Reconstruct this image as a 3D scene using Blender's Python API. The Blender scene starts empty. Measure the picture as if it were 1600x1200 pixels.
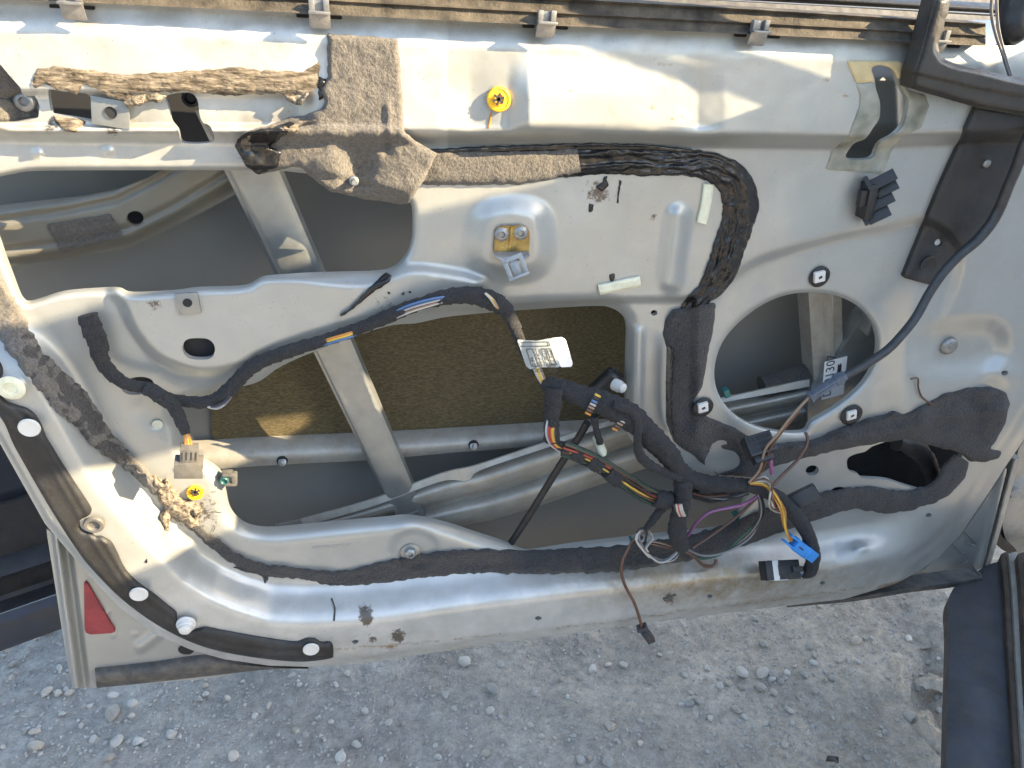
import bpy, bmesh, math, random
import numpy as np
from mathutils import Vector, Matrix
from mathutils.geometry import tessellate_polygon

random.seed(7)
rng = np.random.default_rng(11)
scene = bpy.context.scene
COL = scene.collection

# ---------------------------------------------------------------- camera
FPX = 1200.0                                   # focal length in photo pixels (1600 px wide photo)
AX = np.array([0.97727374, -0.05778662, 0.20395278])     # door axes seen from the camera (right, down, forward)
AY = np.array([-0.20518806, -0.49949452, 0.84166932])
AZ = np.array([0.05323607, -0.86439, -0.5])
ROT = np.array([AX, AY, AZ])                   # camera (right, down, forward) -> world
CAMPOS = np.array([0.5, 0.0, 0.62]) - ROT @ np.array([0, 0, 0.68])
cd = bpy.data.cameras.new('camera')
cd.sensor_width = 36.0
cd.lens = 36.0 * FPX / 1600.0
cd.clip_start = 0.01
cd.clip_end = 300.0
cam = bpy.data.objects.new('camera', cd)
COL.objects.link(cam)
_r, _d, _f = ROT[:, 0], ROT[:, 1], ROT[:, 2]
cam.matrix_world = Matrix(((_r[0], -_d[0], -_f[0], CAMPOS[0]), (_r[1], -_d[1], -_f[1], CAMPOS[1]),
                           (_r[2], -_d[2], -_f[2], CAMPOS[2]), (0, 0, 0, 1)))
scene.camera = cam

# ---------------------------------------------------------------- world, sun, exposure
SUN = np.array([-0.80, 0.40, -0.50]); SUN /= np.linalg.norm(SUN)     # direction the light travels
world = bpy.data.worlds.new('World'); scene.world = world
world.use_nodes = True
wn = world.node_tree.nodes; wl = world.node_tree.links
sky = wn.new('ShaderNodeTexSky'); sky.sky_type = 'NISHITA'; sky.sun_disc = False
sky.sun_elevation = math.asin(-SUN[2]); sky.sun_rotation = math.atan2(-SUN[0], -SUN[1])
sky.dust_density = 1.0; sky.air_density = 1.0; sky.ozone_density = 0.6
wmix = wn.new('ShaderNodeMix'); wmix.data_type = 'RGBA'; wmix.blend_type = 'MULTIPLY'
wmix.inputs[0].default_value = 1.0
wmix.inputs[7].default_value = (1.0, 0.96, 0.885, 1)                  # camera white balance set for the shade
wl.new(sky.outputs[0], wmix.inputs[6])
bg = wn['Background']; bg.inputs['Strength'].default_value = 0.13
wl.new(wmix.outputs[2], bg.inputs['Color'])
sl = bpy.data.lights.new('sun', 'SUN'); sl.energy = 3.7; sl.angle = math.radians(0.3); sl.color = (1.0, 0.78, 0.48)
sun = bpy.data.objects.new('sun', sl); COL.objects.link(sun)
sun.rotation_euler = Vector(SUN).to_track_quat('-Z', 'Y').to_euler()
sun.location = (3, -2, 3)
vs = scene.view_settings
vs.view_transform = 'Standard'; vs.look = 'None'; vs.gamma = 1.0; vs.use_curve_mapping = False
vs.exposure = 2.58

# ---------------------------------------------------------------- geometry of the picture
def ray(px, py):
    px = np.asarray(px, float); py = np.asarray(py, float)
    v = np.stack([(px - 800) / FPX, (py - 600) / FPX, np.ones_like(px)], -1)
    return v @ ROT.T
def at(px, py, d=0.0):
    """point on the plane d metres on the camera's side of the door's inner sheet"""
    r = ray(px, py); t = (-np.asarray(d, float) - CAMPOS[1]) / r[..., 1]
    return CAMPOS + r * t[..., None]
def atz(px, py, z):
    r = ray(px, py); t = (z - CAMPOS[2]) / r[..., 2]
    return CAMPOS + r * t[..., None]
def atplane(px, py, p0, nn):
    r = ray(px, py); t = ((p0 - CAMPOS) @ nn) / (r @ nn)
    return CAMPOS + r * t[..., None]
def sstep(t):
    t = np.clip(t, 0, 1); return t * t * (3 - 2 * t)
def sdf(x, y, poly):
    """signed distance in px, negative inside"""
    p = np.asarray(poly, float); q = np.roll(p, -1, 0)
    best = np.full(np.shape(x), 1e9); ins = np.zeros(np.shape(x), bool)
    for (x0, y0), (x1, y1) in zip(p, q):
        ex, ey = x1 - x0, y1 - y0; L = ex * ex + ey * ey
        if L < 1e-9: continue
        t = np.clip(((x - x0) * ex + (y - y0) * ey) / L, 0, 1)
        best = np.minimum(best, (x - x0 - t * ex) ** 2 + (y - y0 - t * ey) ** 2)
        c = ((y0 > y) != (y1 > y))
        if y1 != y0:
            ins ^= c & (x < (y - y0) / (y1 - y0) * ex + x0)
    b = np.sqrt(best)
    return np.where(ins, -b, b)
def seg(x, y, pts):
    best = np.full(np.shape(x), 1e9)
    for (x0, y0), (x1, y1) in zip(pts[:-1], pts[1:]):
        ex, ey = x1 - x0, y1 - y0; L = ex * ex + ey * ey + 1e-9
        t = np.clip(((x - x0) * ex + (y - y0) * ey) / L, 0, 1)
        best = np.minimum(best, (x - x0 - t * ex) ** 2 + (y - y0 - t * ey) ** 2)
    return np.sqrt(best)
_tab = rng.random((256, 256))
def vnoise(x, y):
    xi = np.floor(x).astype(int); yi = np.floor(y).astype(int)
    fx = sstep(x - xi); fy = sstep(y - yi)
    g = lambda a, b: _tab[a & 255, b & 255]
    return ((g(xi, yi) * (1 - fx) + g(xi + 1, yi) * fx) * (1 - fy) + (g(xi, yi + 1) * (1 - fx) + g(xi + 1, yi + 1) * fx) * fy) * 2 - 1
def fbm(x, y, o=3):
    s = 0; a = 1; n = 0
    for k in range(o):
        s = s + a * vnoise(x * 2 ** k + 17 * k, y * 2 ** k + 31 * k); n += a; a *= .5
    return s / n
def cr(pts, step=6.0, closed=False):
    """Catmull-Rom resample of rows (first two or three columns are the position)"""
    p = np.asarray(pts, float)
    if closed: p = np.vstack([p[-1:], p, p[:2]])
    else: p = np.vstack([2 * p[0] - p[1], p, 2 * p[-1] - p[-2]])
    out = []
    for i in range(1, len(p) - 2):
        n = max(2, int(np.linalg.norm(p[i + 1, :2] - p[i, :2]) / step)) if step >= 1 else max(2, int(np.linalg.norm(p[i + 1, :3] - p[i, :3]) / step))
        t = np.linspace(0, 1, n, endpoint=False)[:, None]
        a, b, c, d = p[i - 1], p[i], p[i + 1], p[i + 2]
        out.append(.5 * (2 * b + (c - a) * t + (2 * a - 5 * b + 4 * c - d) * t * t + (3 * b - a - 3 * c + d) * t ** 3))
    if not closed: out.append(p[-2:-1])
    return np.vstack(out)
def ell(cx, cy, rx, ry, n=28, rot=0.0):
    a = np.linspace(0, 2 * math.pi, n, endpoint=False); c, s = math.cos(rot), math.sin(rot)
    X = rx * np.cos(a); Y = ry * np.sin(a)
    return np.stack([cx + X * c - Y * s, cy + X * s + Y * c], 1)
def rough(poly, amp, freq=.12, step=5.0, seed=0):
    """ragged outline"""
    p = np.asarray(poly, float); q = np.roll(p, -1, 0); out = []
    for a, b in zip(p, q):
        n = max(1, int(np.linalg.norm(b - a) / step)); t = np.linspace(0, 1, n, endpoint=False)[:, None]
        out.append(a + (b - a) * t)
    o = np.vstack(out)
    o[:, 0] += amp * fbm(o[:, 0] * freq + seed, o[:, 1] * freq + 3.1)
    o[:, 1] += amp * fbm(o[:, 0] * freq + 50 + seed, o[:, 1] * freq + 9.7)
    return o

# ---------------------------------------------------------------- objects
def link(o, parent=None):
    COL.objects.link(o)
    if parent is not None:
        o.parent = parent
        if parent.type == 'EMPTY': o.matrix_parent_inverse = Matrix.Translation(-Vector(parent.location))
    return o
def meshobj(name, verts, faces, mat, parent=None, smooth=True, sharp=None):
    me = bpy.data.meshes.new(name)
    me.from_pydata([tuple(map(float, v)) for v in verts], [], [tuple(map(int, f)) for f in faces])
    if smooth: me.polygons.foreach_set('use_smooth', [True] * len(me.polygons))
    me.materials.append(mat); me.update()
    if sharp is not None:
        try: me.set_sharp_from_angle(angle=math.radians(sharp))
        except Exception: pass
    return link(bpy.data.objects.new(name, me), parent)
def bmobj(name, bm, mat, parent=None, smooth=True, sharp=35):
    bmesh.ops.recalc_face_normals(bm, faces=bm.faces[:])
    me = bpy.data.meshes.new(name); bm.to_mesh(me); bm.free()
    if smooth:
        me.polygons.foreach_set('use_smooth', [True] * len(me.polygons))
        try: me.set_sharp_from_angle(angle=math.radians(sharp))
        except Exception: pass
    me.materials.append(mat)
    return link(bpy.data.objects.new(name, me), parent)
def empty(name, loc, label, cat, group=None):
    o = bpy.data.objects.new(name, None); o.empty_display_size = .05; COL.objects.link(o)
    o.location = loc; o['label'] = label; o['category'] = cat
    if group: o['group'] = group
    return o
def lab(o, s): o['label'] = s; return o
def sheet(name, poly, dfun, mat, parent=None, holes=(), cell=5.0, rim=0.0, pos=None, attr=None, rimin=0.0):
    """a pressed sheet with the outline poly (photo px) and clean cut holes; dfun(x, y, inside) is its height off the door plane"""
    poly = np.asarray(poly, float)
    x0, y0 = poly.min(0) - cell; x1, y1 = poly.max(0) + cell
    nx = int((x1 - x0) / cell) + 2; ny = int((y1 - y0) / cell) + 2
    gx, gy = np.meshgrid(x0 + np.arange(nx) * cell + .013, y0 + np.arange(ny) * cell + .017)
    F = -sdf(gx, gy, poly)
    for hpoly in holes: F = np.minimum(F, sdf(gx, gy, hpoly))
    F = np.where(np.abs(F) < 1e-3, 1e-3, F)
    ins = F > 0
    vid = np.full((ny, nx), -1)
    vid[ins] = np.arange(ins.sum())
    vx = list(gx[ins]); vy = list(gy[ins]); vF = list(F[ins])
    faces = []; edges = {}; rimE = []
    a = ins[:-1, :-1]; b = ins[:-1, 1:]; c = ins[1:, 1:]; d = ins[1:, :-1]
    full = a & b & c & d; mixed = (a | b | c | d) & ~full
    J, I = np.nonzero(full)
    faces += [list(t) for t in zip(vid[J, I], vid[J + 1, I], vid[J + 1, I + 1], vid[J, I + 1])]
    def cross(p, q):
        k = (p, q) if p < q else (q, p)
        if k in edges: return edges[k]
        f0, f1 = F[p], F[q]; t = f0 / (f0 - f1)
        vx.append(gx[p] + (gx[q] - gx[p]) * t); vy.append(gy[p] + (gy[q] - gy[p]) * t); vF.append(0.0)
        edges[k] = len(vx) - 1
        return edges[k]
    for j, i in zip(*np.nonzero(mixed)):
        cs = [(j, i), (j + 1, i), (j + 1, i + 1), (j, i + 1)]
        f = []; cuts = []
        for k in range(4):
            p, q = cs[k], cs[(k + 1) % 4]
            if ins[p]: f.append(vid[p])
            if ins[p] != ins[q]:
                e = cross(p, q); f.append(e); cuts.append((e, ins[p]))
        if len(f) >= 3: faces.append(f)
        if len(cuts) == 2:
            s, t = cuts if cuts[0][1] else cuts[::-1]
            rimE.append((s[0], t[0]))
    vx = np.array(vx); vy = np.array(vy); vF = np.array(vF)
    dd = dfun(vx, vy, vF)
    V = at(vx, vy, dd) if pos is None else pos(vx, vy, dd)
    n = len(V)
    if rim > 0 and rimE:
        used = sorted({i for e in rimE for i in e}); mp = {}
        extra = []
        for i in used:
            mp[i] = (n + len(extra), n + len(extra) + 1)
            extra.append(V[i]); extra.append(V[i] + (np.array([0, rim, 0]) if pos is None else np.array([0, 0, -rim])))
        V = np.vstack([V, np.array(extra)])
        for s, t in rimE: faces.append([mp[s][0], mp[t][0], mp[t][1], mp[s][1]])
    o = meshobj(name, V, faces, mat, parent)
    if attr is not None:
        col = attr(vx, vy, vF)
        full_c = np.zeros((len(V), 4)); full_c[:n] = col
        ca = o.data.color_attributes.new('stain', 'FLOAT_COLOR', 'POINT')
        ca.data.foreach_set('color', full_c.ravel())
    return o

def tube(name, pts, rad, mat, parent=None, seg_n=10, step=.004, wrap=0.0, noise=0.0, caps=True, flat=1.0, wrapn=.012):
    """pts: rows of (px, py, d) or world points when given as 3-vectors of an (n,3) array flagged by rad tuple"""
    P = np.asarray(pts, float)
    W = at(P[:, 0], P[:, 1], P[:, 2])
    R = np.full(len(W), rad) if np.isscalar(rad) else np.asarray(rad, float)
    return tubew(name, W, R, mat, parent, seg_n, step, wrap, noise, caps, flat, wrapn)
def tubew(name, W, R, mat, parent=None, seg_n=10, step=.004, wrap=0.0, noise=0.0, caps=True, flat=1.0, wrapn=.012):
    W = np.asarray(W, float)
    R = np.full(len(W), R) if np.isscalar(R) else np.asarray(R, float)
    Q = cr(np.hstack([W, R[:, None]]), step) if len(W) > 2 else np.hstack([W, R[:, None]])
    P, R = Q[:, :3], Q[:, 3]
    T = np.gradient(P, axis=0); T /= np.linalg.norm(T, axis=1)[:, None] + 1e-12
    up = np.array([0, -1.0, 0.15]); F = []
    s = np.concatenate([[0], np.cumsum(np.linalg.norm(np.diff(P, axis=0), axis=1))])
    ph = random.random() * 9
    A = np.zeros_like(P)
    for i in range(len(P)):
        a = up - T[i] * (up @ T[i]); a /= np.linalg.norm(a) + 1e-9; up = a; A[i] = a
    B = np.cross(T, A); kk = np.arange(seg_n)[None, :]; th = 2 * math.pi * kk / seg_n
    rr = R[:, None] * np.ones((1, seg_n)); S_ = s[:, None] + 0 * th
    if wrap:
        c1 = (S_ / wrapn + kk / seg_n + ph) % 1.0; c2 = (S_ / (wrapn * .27) + kk / seg_n) % 1.0
        rr = rr * (1 + wrap * c1 ** 1.5 + wrap * .28 * c2)
    if noise:
        rr = rr * (1 + noise * vnoise(S_ * 90 + ph * 7, kk * 1.7 + ph + 0 * S_) + noise * .8 * vnoise(S_ * 28 + ph * 3, 0 * S_ + ph))
    V = (P[:, None] + A[:, None] * (rr * np.cos(th) * flat)[..., None] + B[:, None] * (rr * np.sin(th))[..., None]).reshape(-1, 3)
    m = len(P)
    for i in range(m - 1):
        for k in range(seg_n):
            k2 = (k + 1) % seg_n
            F.append([i * seg_n + k, i * seg_n + k2, (i + 1) * seg_n + k2, (i + 1) * seg_n + k])
    if caps:
        F.append(list(range(seg_n))[::-1]); F.append([(m - 1) * seg_n + k for k in range(seg_n)])
    return meshobj(name, V, F, mat, parent, sharp=60)
def ribbon(name, pts, mat, thick, parent=None, base=None, step=4.0, nt=10, jag=1.5, rnd=.0012, seed=0, off=.001, fold=0.0):
    """glued strip: rows of (px, py, half width px); follows the sheet below, ragged edges"""
    Q = cr(pts, step); n = len(Q)
    T = np.gradient(Q[:, :2], axis=0); T /= np.linalg.norm(T, axis=1)[:, None] + 1e-9
    N = np.stack([-T[:, 1], T[:, 0]], 1)
    s = np.concatenate([[0], np.cumsum(np.linalg.norm(np.diff(Q[:, :2], axis=0), axis=1))])
    tt = np.linspace(-1, 1, nt)
    X = np.zeros((n, nt)); Y = np.zeros((n, nt)); D = np.zeros((n, nt))
    jl = jag * fbm(s * .13 + seed, s * 0 + 2.2, 4); jr = jag * fbm(s * .13 + seed + 40, s * 0 + 8.2, 4)
    for k, t in enumerate(tt):
        w = Q[:, 2] * t + (jl if t < 0 else jr) * abs(t)
        X[:, k] = Q[:, 0] + N[:, 0] * w; Y[:, k] = Q[:, 1] + N[:, 1] * w
        D[:, k] = off + thick * (1 - abs(t) ** 5)
    D += rnd * fbm(X * .06 + seed, Y * .06, 3)
    if fold: SS = np.repeat(s[:, None], nt, 1); TT = np.repeat(tt[None, :], n, 0) + .25 * fbm(SS * .03, SS * 0); D += fold * ((1 - np.abs(fbm(SS * .011 + TT * .8 + seed, TT * 2.0 + seed, 2))) ** 5 + .35 * (1 - np.abs(fbm(SS * .03 - TT * 1.2, TT * 2.4 + seed, 2))) ** 8 - .4) * (1 - TT ** 4).clip(0, 1)
    D += base(X, Y)
    D[:, 0] -= .0015; D[:, -1] -= .0015
    V = at(X.ravel(), Y.ravel(), D.ravel())
    F = [[i * nt + k, (i + 1) * nt + k, (i + 1) * nt + k + 1, i * nt + k + 1] for i in range(n - 1) for k in range(nt - 1)]
    return meshobj(name, V, F, mat, parent)
def loft(name, A, B, nv, prof, mat, parent=None, nu=40, thick=0.0):
    """pressing between two photo-px polylines; prof(v, u) is its height off the door plane"""
    def rs(p):
        p = cr(p, 4.0); s = np.concatenate([[0], np.cumsum(np.linalg.norm(np.diff(p[:, :2], axis=0), axis=1))])
        u = np.linspace(0, s[-1], nu); return np.stack([np.interp(u, s, p[:, 0]), np.interp(u, s, p[:, 1])], 1)
    a, b = rs(A), rs(B)
    v = np.linspace(0, 1, nv)[None, :]; u = np.linspace(0, 1, nu)[:, None]
    X = a[:, :1] * (1 - v) + b[:, :1] * v; Y = a[:, 1:] * (1 - v) + b[:, 1:] * v
    D = prof(v + 0 * u, u + 0 * v)
    V = at(X.ravel(), Y.ravel(), D.ravel())
    F = [[i * nv + k, (i + 1) * nv + k, (i + 1) * nv + k + 1, i * nv + k + 1] for i in range(nu - 1) for k in range(nv - 1)]
    if thick:
        n = len(V); V = np.vstack([V, V + np.array([0, thick, 0])])
        bd = [i * nv for i in range(nu)] + [(nu - 1) * nv + k for k in range(1, nv)] + [i * nv + nv - 1 for i in range(nu - 2, -1, -1)] + [k for k in range(nv - 2, 0, -1)]
        for p, q in zip(bd, bd[1:] + bd[:1]): F.append([p, p + n, q + n, q])
    return meshobj(name, V, F, mat, parent, sharp=50)
def lathe(name, c, axis, prof, mat, parent=None, n=20, sx=1.0):
    """prof: rows of (radius, height along axis)"""
    axis = Vector(axis).normalized(); a = axis.orthogonal().normalized(); b = axis.cross(a)
    V = []; F = []
    for r, h in prof:
        for k in range(n):
            t = 2 * math.pi * k / n
            V.append(Vector(c) + axis * h + (a * math.cos(t) + b * math.sin(t)) * max(r, 1e-5))
    m = len(prof)
    for i in range(m - 1):
        for k in range(n):
            F.append([i * n + k, i * n + (k + 1) % n, (i + 1) * n + (k + 1) % n, (i + 1) * n + k])
    F.append([(m - 1) * n + k for k in range(n)])
    F.append([k for k in range(n)][::-1])
    return meshobj(name, V, F, mat, parent, sharp=40)
def frame(p0, p1, nrm=(0, -1, 0)):
    u = Vector(p1) - Vector(p0); L = u.length; u.normalize()
    w = Vector(nrm); w = (w - u * w.dot(u)).normalized(); v = w.cross(u)
    return u, v, w, L
def addbox(bm, c, ax, hs, bev=0.0, taper=1.0):
    u, v, w = ax; vs_ = []
    for i in (-1, 1):
        for j in (-1, 1):
            for k in (-1, 1):
                tp = taper if i > 0 else 1.0
                vs_.append(bm.verts.new(Vector(c) + u * hs[0] * i + v * hs[1] * j * tp + w * hs[2] * k * tp))
    fs = [bm.faces.new([vs_[q] for q in f]) for f in ((0, 1, 3, 2), (4, 6, 7, 5), (0, 4, 5, 1), (2, 3, 7, 6), (0, 2, 6, 4), (1, 5, 7, 3))]
    if bev:
        es = list({e for f in fs for e in f.edges})
        bmesh.ops.recalc_face_normals(bm, faces=fs)
        bmesh.ops.bevel(bm, geom=es, offset=bev, segments=2, affect='EDGES', profile=.6)
def prism(name, pts3, depth, mat, parent=None, bev=0.0, smooth=True):
    """solid plate: 3-D outline extruded by the vector depth"""
    bm = bmesh.new()
    v0 = [bm.verts.new(Vector(p)) for p in pts3]; v1 = [bm.verts.new(Vector(p) + Vector(depth)) for p in pts3]
    f0 = bm.faces.new(v0); bm.faces.new(v1[::-1]); n = len(v0)
    for i in range(n): bm.faces.new([v0[i], v1[i], v1[(i + 1) % n], v0[(i + 1) % n]])
    bmesh.ops.recalc_face_normals(bm, faces=bm.faces[:])
    if bev: bmesh.ops.bevel(bm, geom=f0.edges[:], offset=bev, segments=2, affect='EDGES')
    bmesh.ops.triangulate(bm, faces=[f for f in bm.faces if len(f.verts) > 4])
    return bmobj(name, bm, mat, parent, smooth)
# ---------------------------------------------------------------- materials
def mat(name, base, rough_=.5, metal=0.0, var=.12, scale=30.0, bump=0.0, bscale=400.0, var2=None, spec=.5, stain=False, coat=0.0, detail=6, rvar=.1, scratch=0.0, dust=0.0, fuzz=0.0, trans=0.0, stretch=None):
    m = bpy.data.materials.new(name); m.use_nodes = True
    nt = m.node_tree; N = nt.nodes; L = nt.links; p = N['Principled BSDF']
    p.inputs['Roughness'].default_value = rough_; p.inputs['Metallic'].default_value = metal
    p.inputs['Specular IOR Level'].default_value = spec
    if coat: p.inputs['Coat Weight'].default_value = coat; p.inputs['Coat Roughness'].default_value = .15
    if fuzz: p.inputs['Sheen Weight'].default_value = fuzz; p.inputs['Sheen Roughness'].default_value = .6
    tc = N.new('ShaderNodeTexCoord')
    src = tc.outputs['Object']
    if stretch:
        mp = N.new('ShaderNodeMapping'); mp.inputs['Scale'].default_value = stretch
        L.new(src, mp.inputs[0]); src = mp.outputs[0]
    nz = N.new('ShaderNodeTexNoise'); nz.inputs['Scale'].default_value = scale; nz.inputs['Detail'].default_value = detail
    L.new(src, nz.inputs['Vector'])
    rp = N.new('ShaderNodeValToRGB'); e = rp.color_ramp.elements
    b = np.array(base)
    lo = b * (1 - var); hi = np.minimum(b * (1 + var), 1) if var2 is None else np.array(var2)
    e[0].position = .32; e[1].position = .68
    e[0].color = (*lo, 1); e[1].color = (*hi, 1)
    L.new(nz.outputs['Fac'], rp.inputs[0])
    colo = rp.outputs[0]
    def mix(fac, c1, c2):
        mx = N.new('ShaderNodeMix'); mx.data_type = 'RGBA'
        if isinstance(fac, float): mx.inputs[0].default_value = fac
        else: L.new(fac, mx.inputs[0])
        for s, c in ((6, c1), (7, c2)):
            if isinstance(c, tuple): mx.inputs[s].default_value = (*c, 1)
            else: L.new(c, mx.inputs[s])
        return mx.outputs[2]
    def ramp(sock, a, b_):
        r = N.new('ShaderNodeMapRange'); r.inputs[1].default_value = a; r.inputs[2].default_value = b_
        L.new(sock, r.inputs[0]); return r.outputs[0]
    def noise(sc, det=4, rgh=.6, vec=None):
        q = N.new('ShaderNodeTexNoise'); q.inputs['Scale'].default_value = sc; q.inputs['Detail'].default_value = det
        q.inputs['Roughness'].default_value = rgh; L.new(vec or tc.outputs['Object'], q.inputs['Vector']); return q.outputs['Fac']
    rsock = None
    if rvar:
        r = N.new('ShaderNodeMapRange'); r.inputs[1].default_value = .3; r.inputs[2].default_value = .7
        r.inputs[3].default_value = max(.03, rough_ - rvar); r.inputs[4].default_value = min(1, rough_ + rvar)
        L.new(noise(scale * 1.7), r.inputs[0]); L.new(r.outputs[0], p.inputs['Roughness'])
    if stain:                                   # rust runs, grime and glue smears, each with an outline of its own
        at_ = N.new('ShaderNodeAttribute'); at_.attribute_name = 'stain'
        sp = N.new('ShaderNodeSeparateColor'); L.new(at_.outputs['Color'], sp.inputs[0])
        fine = noise(260, 6, .7)
        def brk(ch, lo_, hi_):
            mul = N.new('ShaderNodeMath'); mul.operation = 'ADD'; L.new(ch, mul.inputs[0]); 
            sub = N.new('ShaderNodeMath'); sub.operation = 'MULTIPLY_ADD'; L.new(fine, sub.inputs[0]); sub.inputs[1].default_value = 1.5; sub.inputs[2].default_value = -.75
            L.new(sub.outputs[0], mul.inputs[1]); return ramp(mul.outputs[0], lo_, hi_)
        g3 = N.new('ShaderNodeMath'); g3.operation = 'MULTIPLY'; L.new(sp.outputs[2], g3.inputs[0]); L.new(noise(38, 5), g3.inputs[1])
        colo = mix(ramp(g3.outputs[0], .12, .62), colo, (.56, .57, .56))     # blue channel: dried water film
        gA = N.new('ShaderNodeMath'); gA.operation = 'MULTIPLY'; L.new(at_.outputs['Alpha'], gA.inputs[0]); L.new(noise(60, 8, .7), gA.inputs[1])
        colo = mix(ramp(gA.outputs[0], .22, .75), colo, (.24, .20, .14))      # alpha: brown grime
        colo = mix(brk(sp.outputs[0], .45, 1.0), colo, (.23, .15, .085))       # red channel: rust
        colo = mix(brk(sp.outputs[1], .40, .60), colo, (.105, .090, .075))    # green channel: old glue
        sk = noise(900, 2, .5); colo = mix(ramp(sk, .70, .76), colo, (.12, .115, .10))
        pass
    if dust:
        colo = mix(ramp(noise(55, 8, .7), .42, .78), colo, tuple(np.array((.34, .30, .24)) * dust))
    L.new(colo, p.inputs['Base Color'])
    if bump:
        bn = N.new('ShaderNodeBump'); bn.inputs['Strength'].default_value = min(1, bump); bn.inputs['Distance'].default_value = .002 * max(1, bump)
        L.new(noise(bscale, 5, .65, src), bn.inputs['Height']); L.new(bn.outputs[0], p.inputs['Normal'])
    return m
M = {}
M['paint'] = mat('silver_paint', (.350, .364, .355), .37, .42, .05, 9, .05, 900, stain=True, rvar=.07)
M['paint2'] = mat('silver_paint_plain', (.355, .365, .355), .36, .45, .07, 14, .05, 700, rvar=.08)
M['primer'] = mat('inner_skin_primer', (.155, .160, .152), .5, .1, .10, 6, .04, 300, rvar=.1)
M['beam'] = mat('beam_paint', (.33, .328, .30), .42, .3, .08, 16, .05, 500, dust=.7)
M['beam_shaded'] = mat('shaded_beam_paint', (.175, .172, .148), .42, .25, .10, 16, .05, 500, dust=.5)  # beam paint darkened for the shade inside the upper cut-out
M['galv'] = mat('galvanised_steel', (.28, .298, .30), .40, .7, .09, 70, .06, 700, rvar=.10)
M['zinc'] = mat('pressed_zinc', (.25, .25, .245), .35, .6, .15, 200, .05, 700)
M['mat'] = mat('brown_damping_mat', (.115, .094, .052), .95, 0, .4, 260, .9, 420, spec=.2, stretch=(1, 1, 4))
M['felt_tan'] = mat('dusty_brown_felt', (.110, .102, .092), .97, 0, .32, 420, 1.2, 420, spec=.15, fuzz=.2)
M['felt'] = mat('charcoal_felt', (.040, .039, .041), .95, 0, .55, 520, 1.8, 480, spec=.2, dust=.20, fuzz=.15)
M['felt_grey'] = mat('grey_foam', (.085, .078, .072), .96, 0, .30, 380, 1.2, 600, spec=.15, fuzz=.2)
M['butyl'] = mat('black_butyl', (.011, .011, .012), .24, 0, .3, 60, .35, 60, spec=.5, rvar=.14)
M['glue'] = mat('weathered_brown_glue', (.115, .092, .070), .92, 0, .5, 260, 1.6, 420, var2=(.31, .265, .205), spec=.2, stretch=(.3, 1, 1.5))
M['crumb'] = mat('crumbled_foam', (.12, .10, .08), .95, 0, .6, 300, 2.0, 350, var2=(.42, .36, .28), spec=.2)
M['strip'] = mat('weatherstrip_plastic', (.019, .020, .022), .58, 0, .4, 40, .35, 300, dust=.04, rvar=.12)
M['black'] = mat('black_plastic', (.014, .015, .017), .45, 0, .3, 60, .2, 500)
M['plate'] = mat('black_cover_plate', (.022, .023, .026), .45, 0, .4, 40, .3, 260, dust=.06)
M['trim'] = mat('mirror_trim_plastic', (.030, .028, .026), .42, 0, .25, 60, .25, 500, dust=.12)
M['tape'] = mat('cloth_tape', (.022, .023, .026), .75, 0, .5, 600, 1.2, 700, spec=.35, fuzz=.05)
M['cable'] = mat('rubber_cable', (.030, .033, .038), .45, 0, .25, 120, .1, 500)
M['grey_plastic'] = mat('grey_connector', (.095, .095, .092), .6, 0, .2, 200, .2, 500, dust=.35)
M['navy'] = mat('dark_blue_plastic', (.036, .038, .047), .5, 0, .3, 30, .25, 500, dust=.17)
M['bluegrey'] = mat('blue_grey_connector', (.085, .105, .14), .5, 0, .2, 200, .1, 500)
M['white'] = mat('white_plastic', (.56, .56, .54), .4, 0, .04, 40, .05, 500)
M['cream'] = mat('cream_foam_tape', (.62, .62, .48), .75, 0, .12, 120, .3, 500)
M['yellow'] = mat('yellow_clip_plastic', (.80, .47, .015), .4, 0, .12, 150, .2, 400)
M['blue'] = mat('blue_connector', (.045, .24, .62), .4, 0, .08, 100, .1, 500)
M['red'] = mat('red_reflector', (.27, .040, .046), .4, 0, .2, 60, .6, 1200)
M['gold'] = mat('yellow_passivated_zinc', (.30, .18, .062), .32, .8, .35, 90, .05, 500, var2=(.36, .31, .13))
M['paper'] = mat('aged_paper', (.21, .215, .17), .7, 0, .35, 45, .3, 200, var2=(.36, .36, .31))
M['paper_tan'] = mat('tan_paper', (.50, .40, .22), .75, 0, .15, 70, .2, 300)
M['tagwhite'] = mat('tag_white', (.78, .78, .78), .45, 0, .03, 60, .05, 300)
M['taggrey'] = mat('tag_grey', (.30, .33, .335), .5, 0, .05, 60, .05, 300)
M['ink'] = mat('ink', (.03, .03, .032), .6, 0, .1, 60)
M['dark'] = mat('dark_hollow', (.012, .013, .016), .7, 0, .2, 30)  # near-black that paints shade into holes; also the parked vehicle's window
M['seal'] = mat('dusty_window_seal', (.045, .040, .034), .75, 0, .4, 70, .6, 500, var2=(.105, .090, .068), spec=.3, detail=10)
M['rubber'] = mat('lower_rubber_seal', (.055, .055, .055), .7, 0, .3, 70, .5, 200, dust=.45)
M['scuff'] = mat('brown_scuff_plate', (.085, .062, .045), .55, 0, .35, 60, .5, 200, stretch=(1, .15, 1))
M['pillar'] = mat('pillar_paint', (.38, .365, .33), .42, .25, .08, 14, .05, 400, dust=.8)
M['teal'] = mat('teal_plastic', (.015, .10, .095), .4, 0, .2, 100)
M['bcar'] = mat('dark_blue_car_paint', (.010, .014, .026), .25, .1, .2, 8, 0, 300, coat=.6, rvar=.05)
M['bclad'] = mat('dark_car_cladding', (.014, .016, .022), .5, 0, .3, 60, .5, 500, dust=.08)
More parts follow.
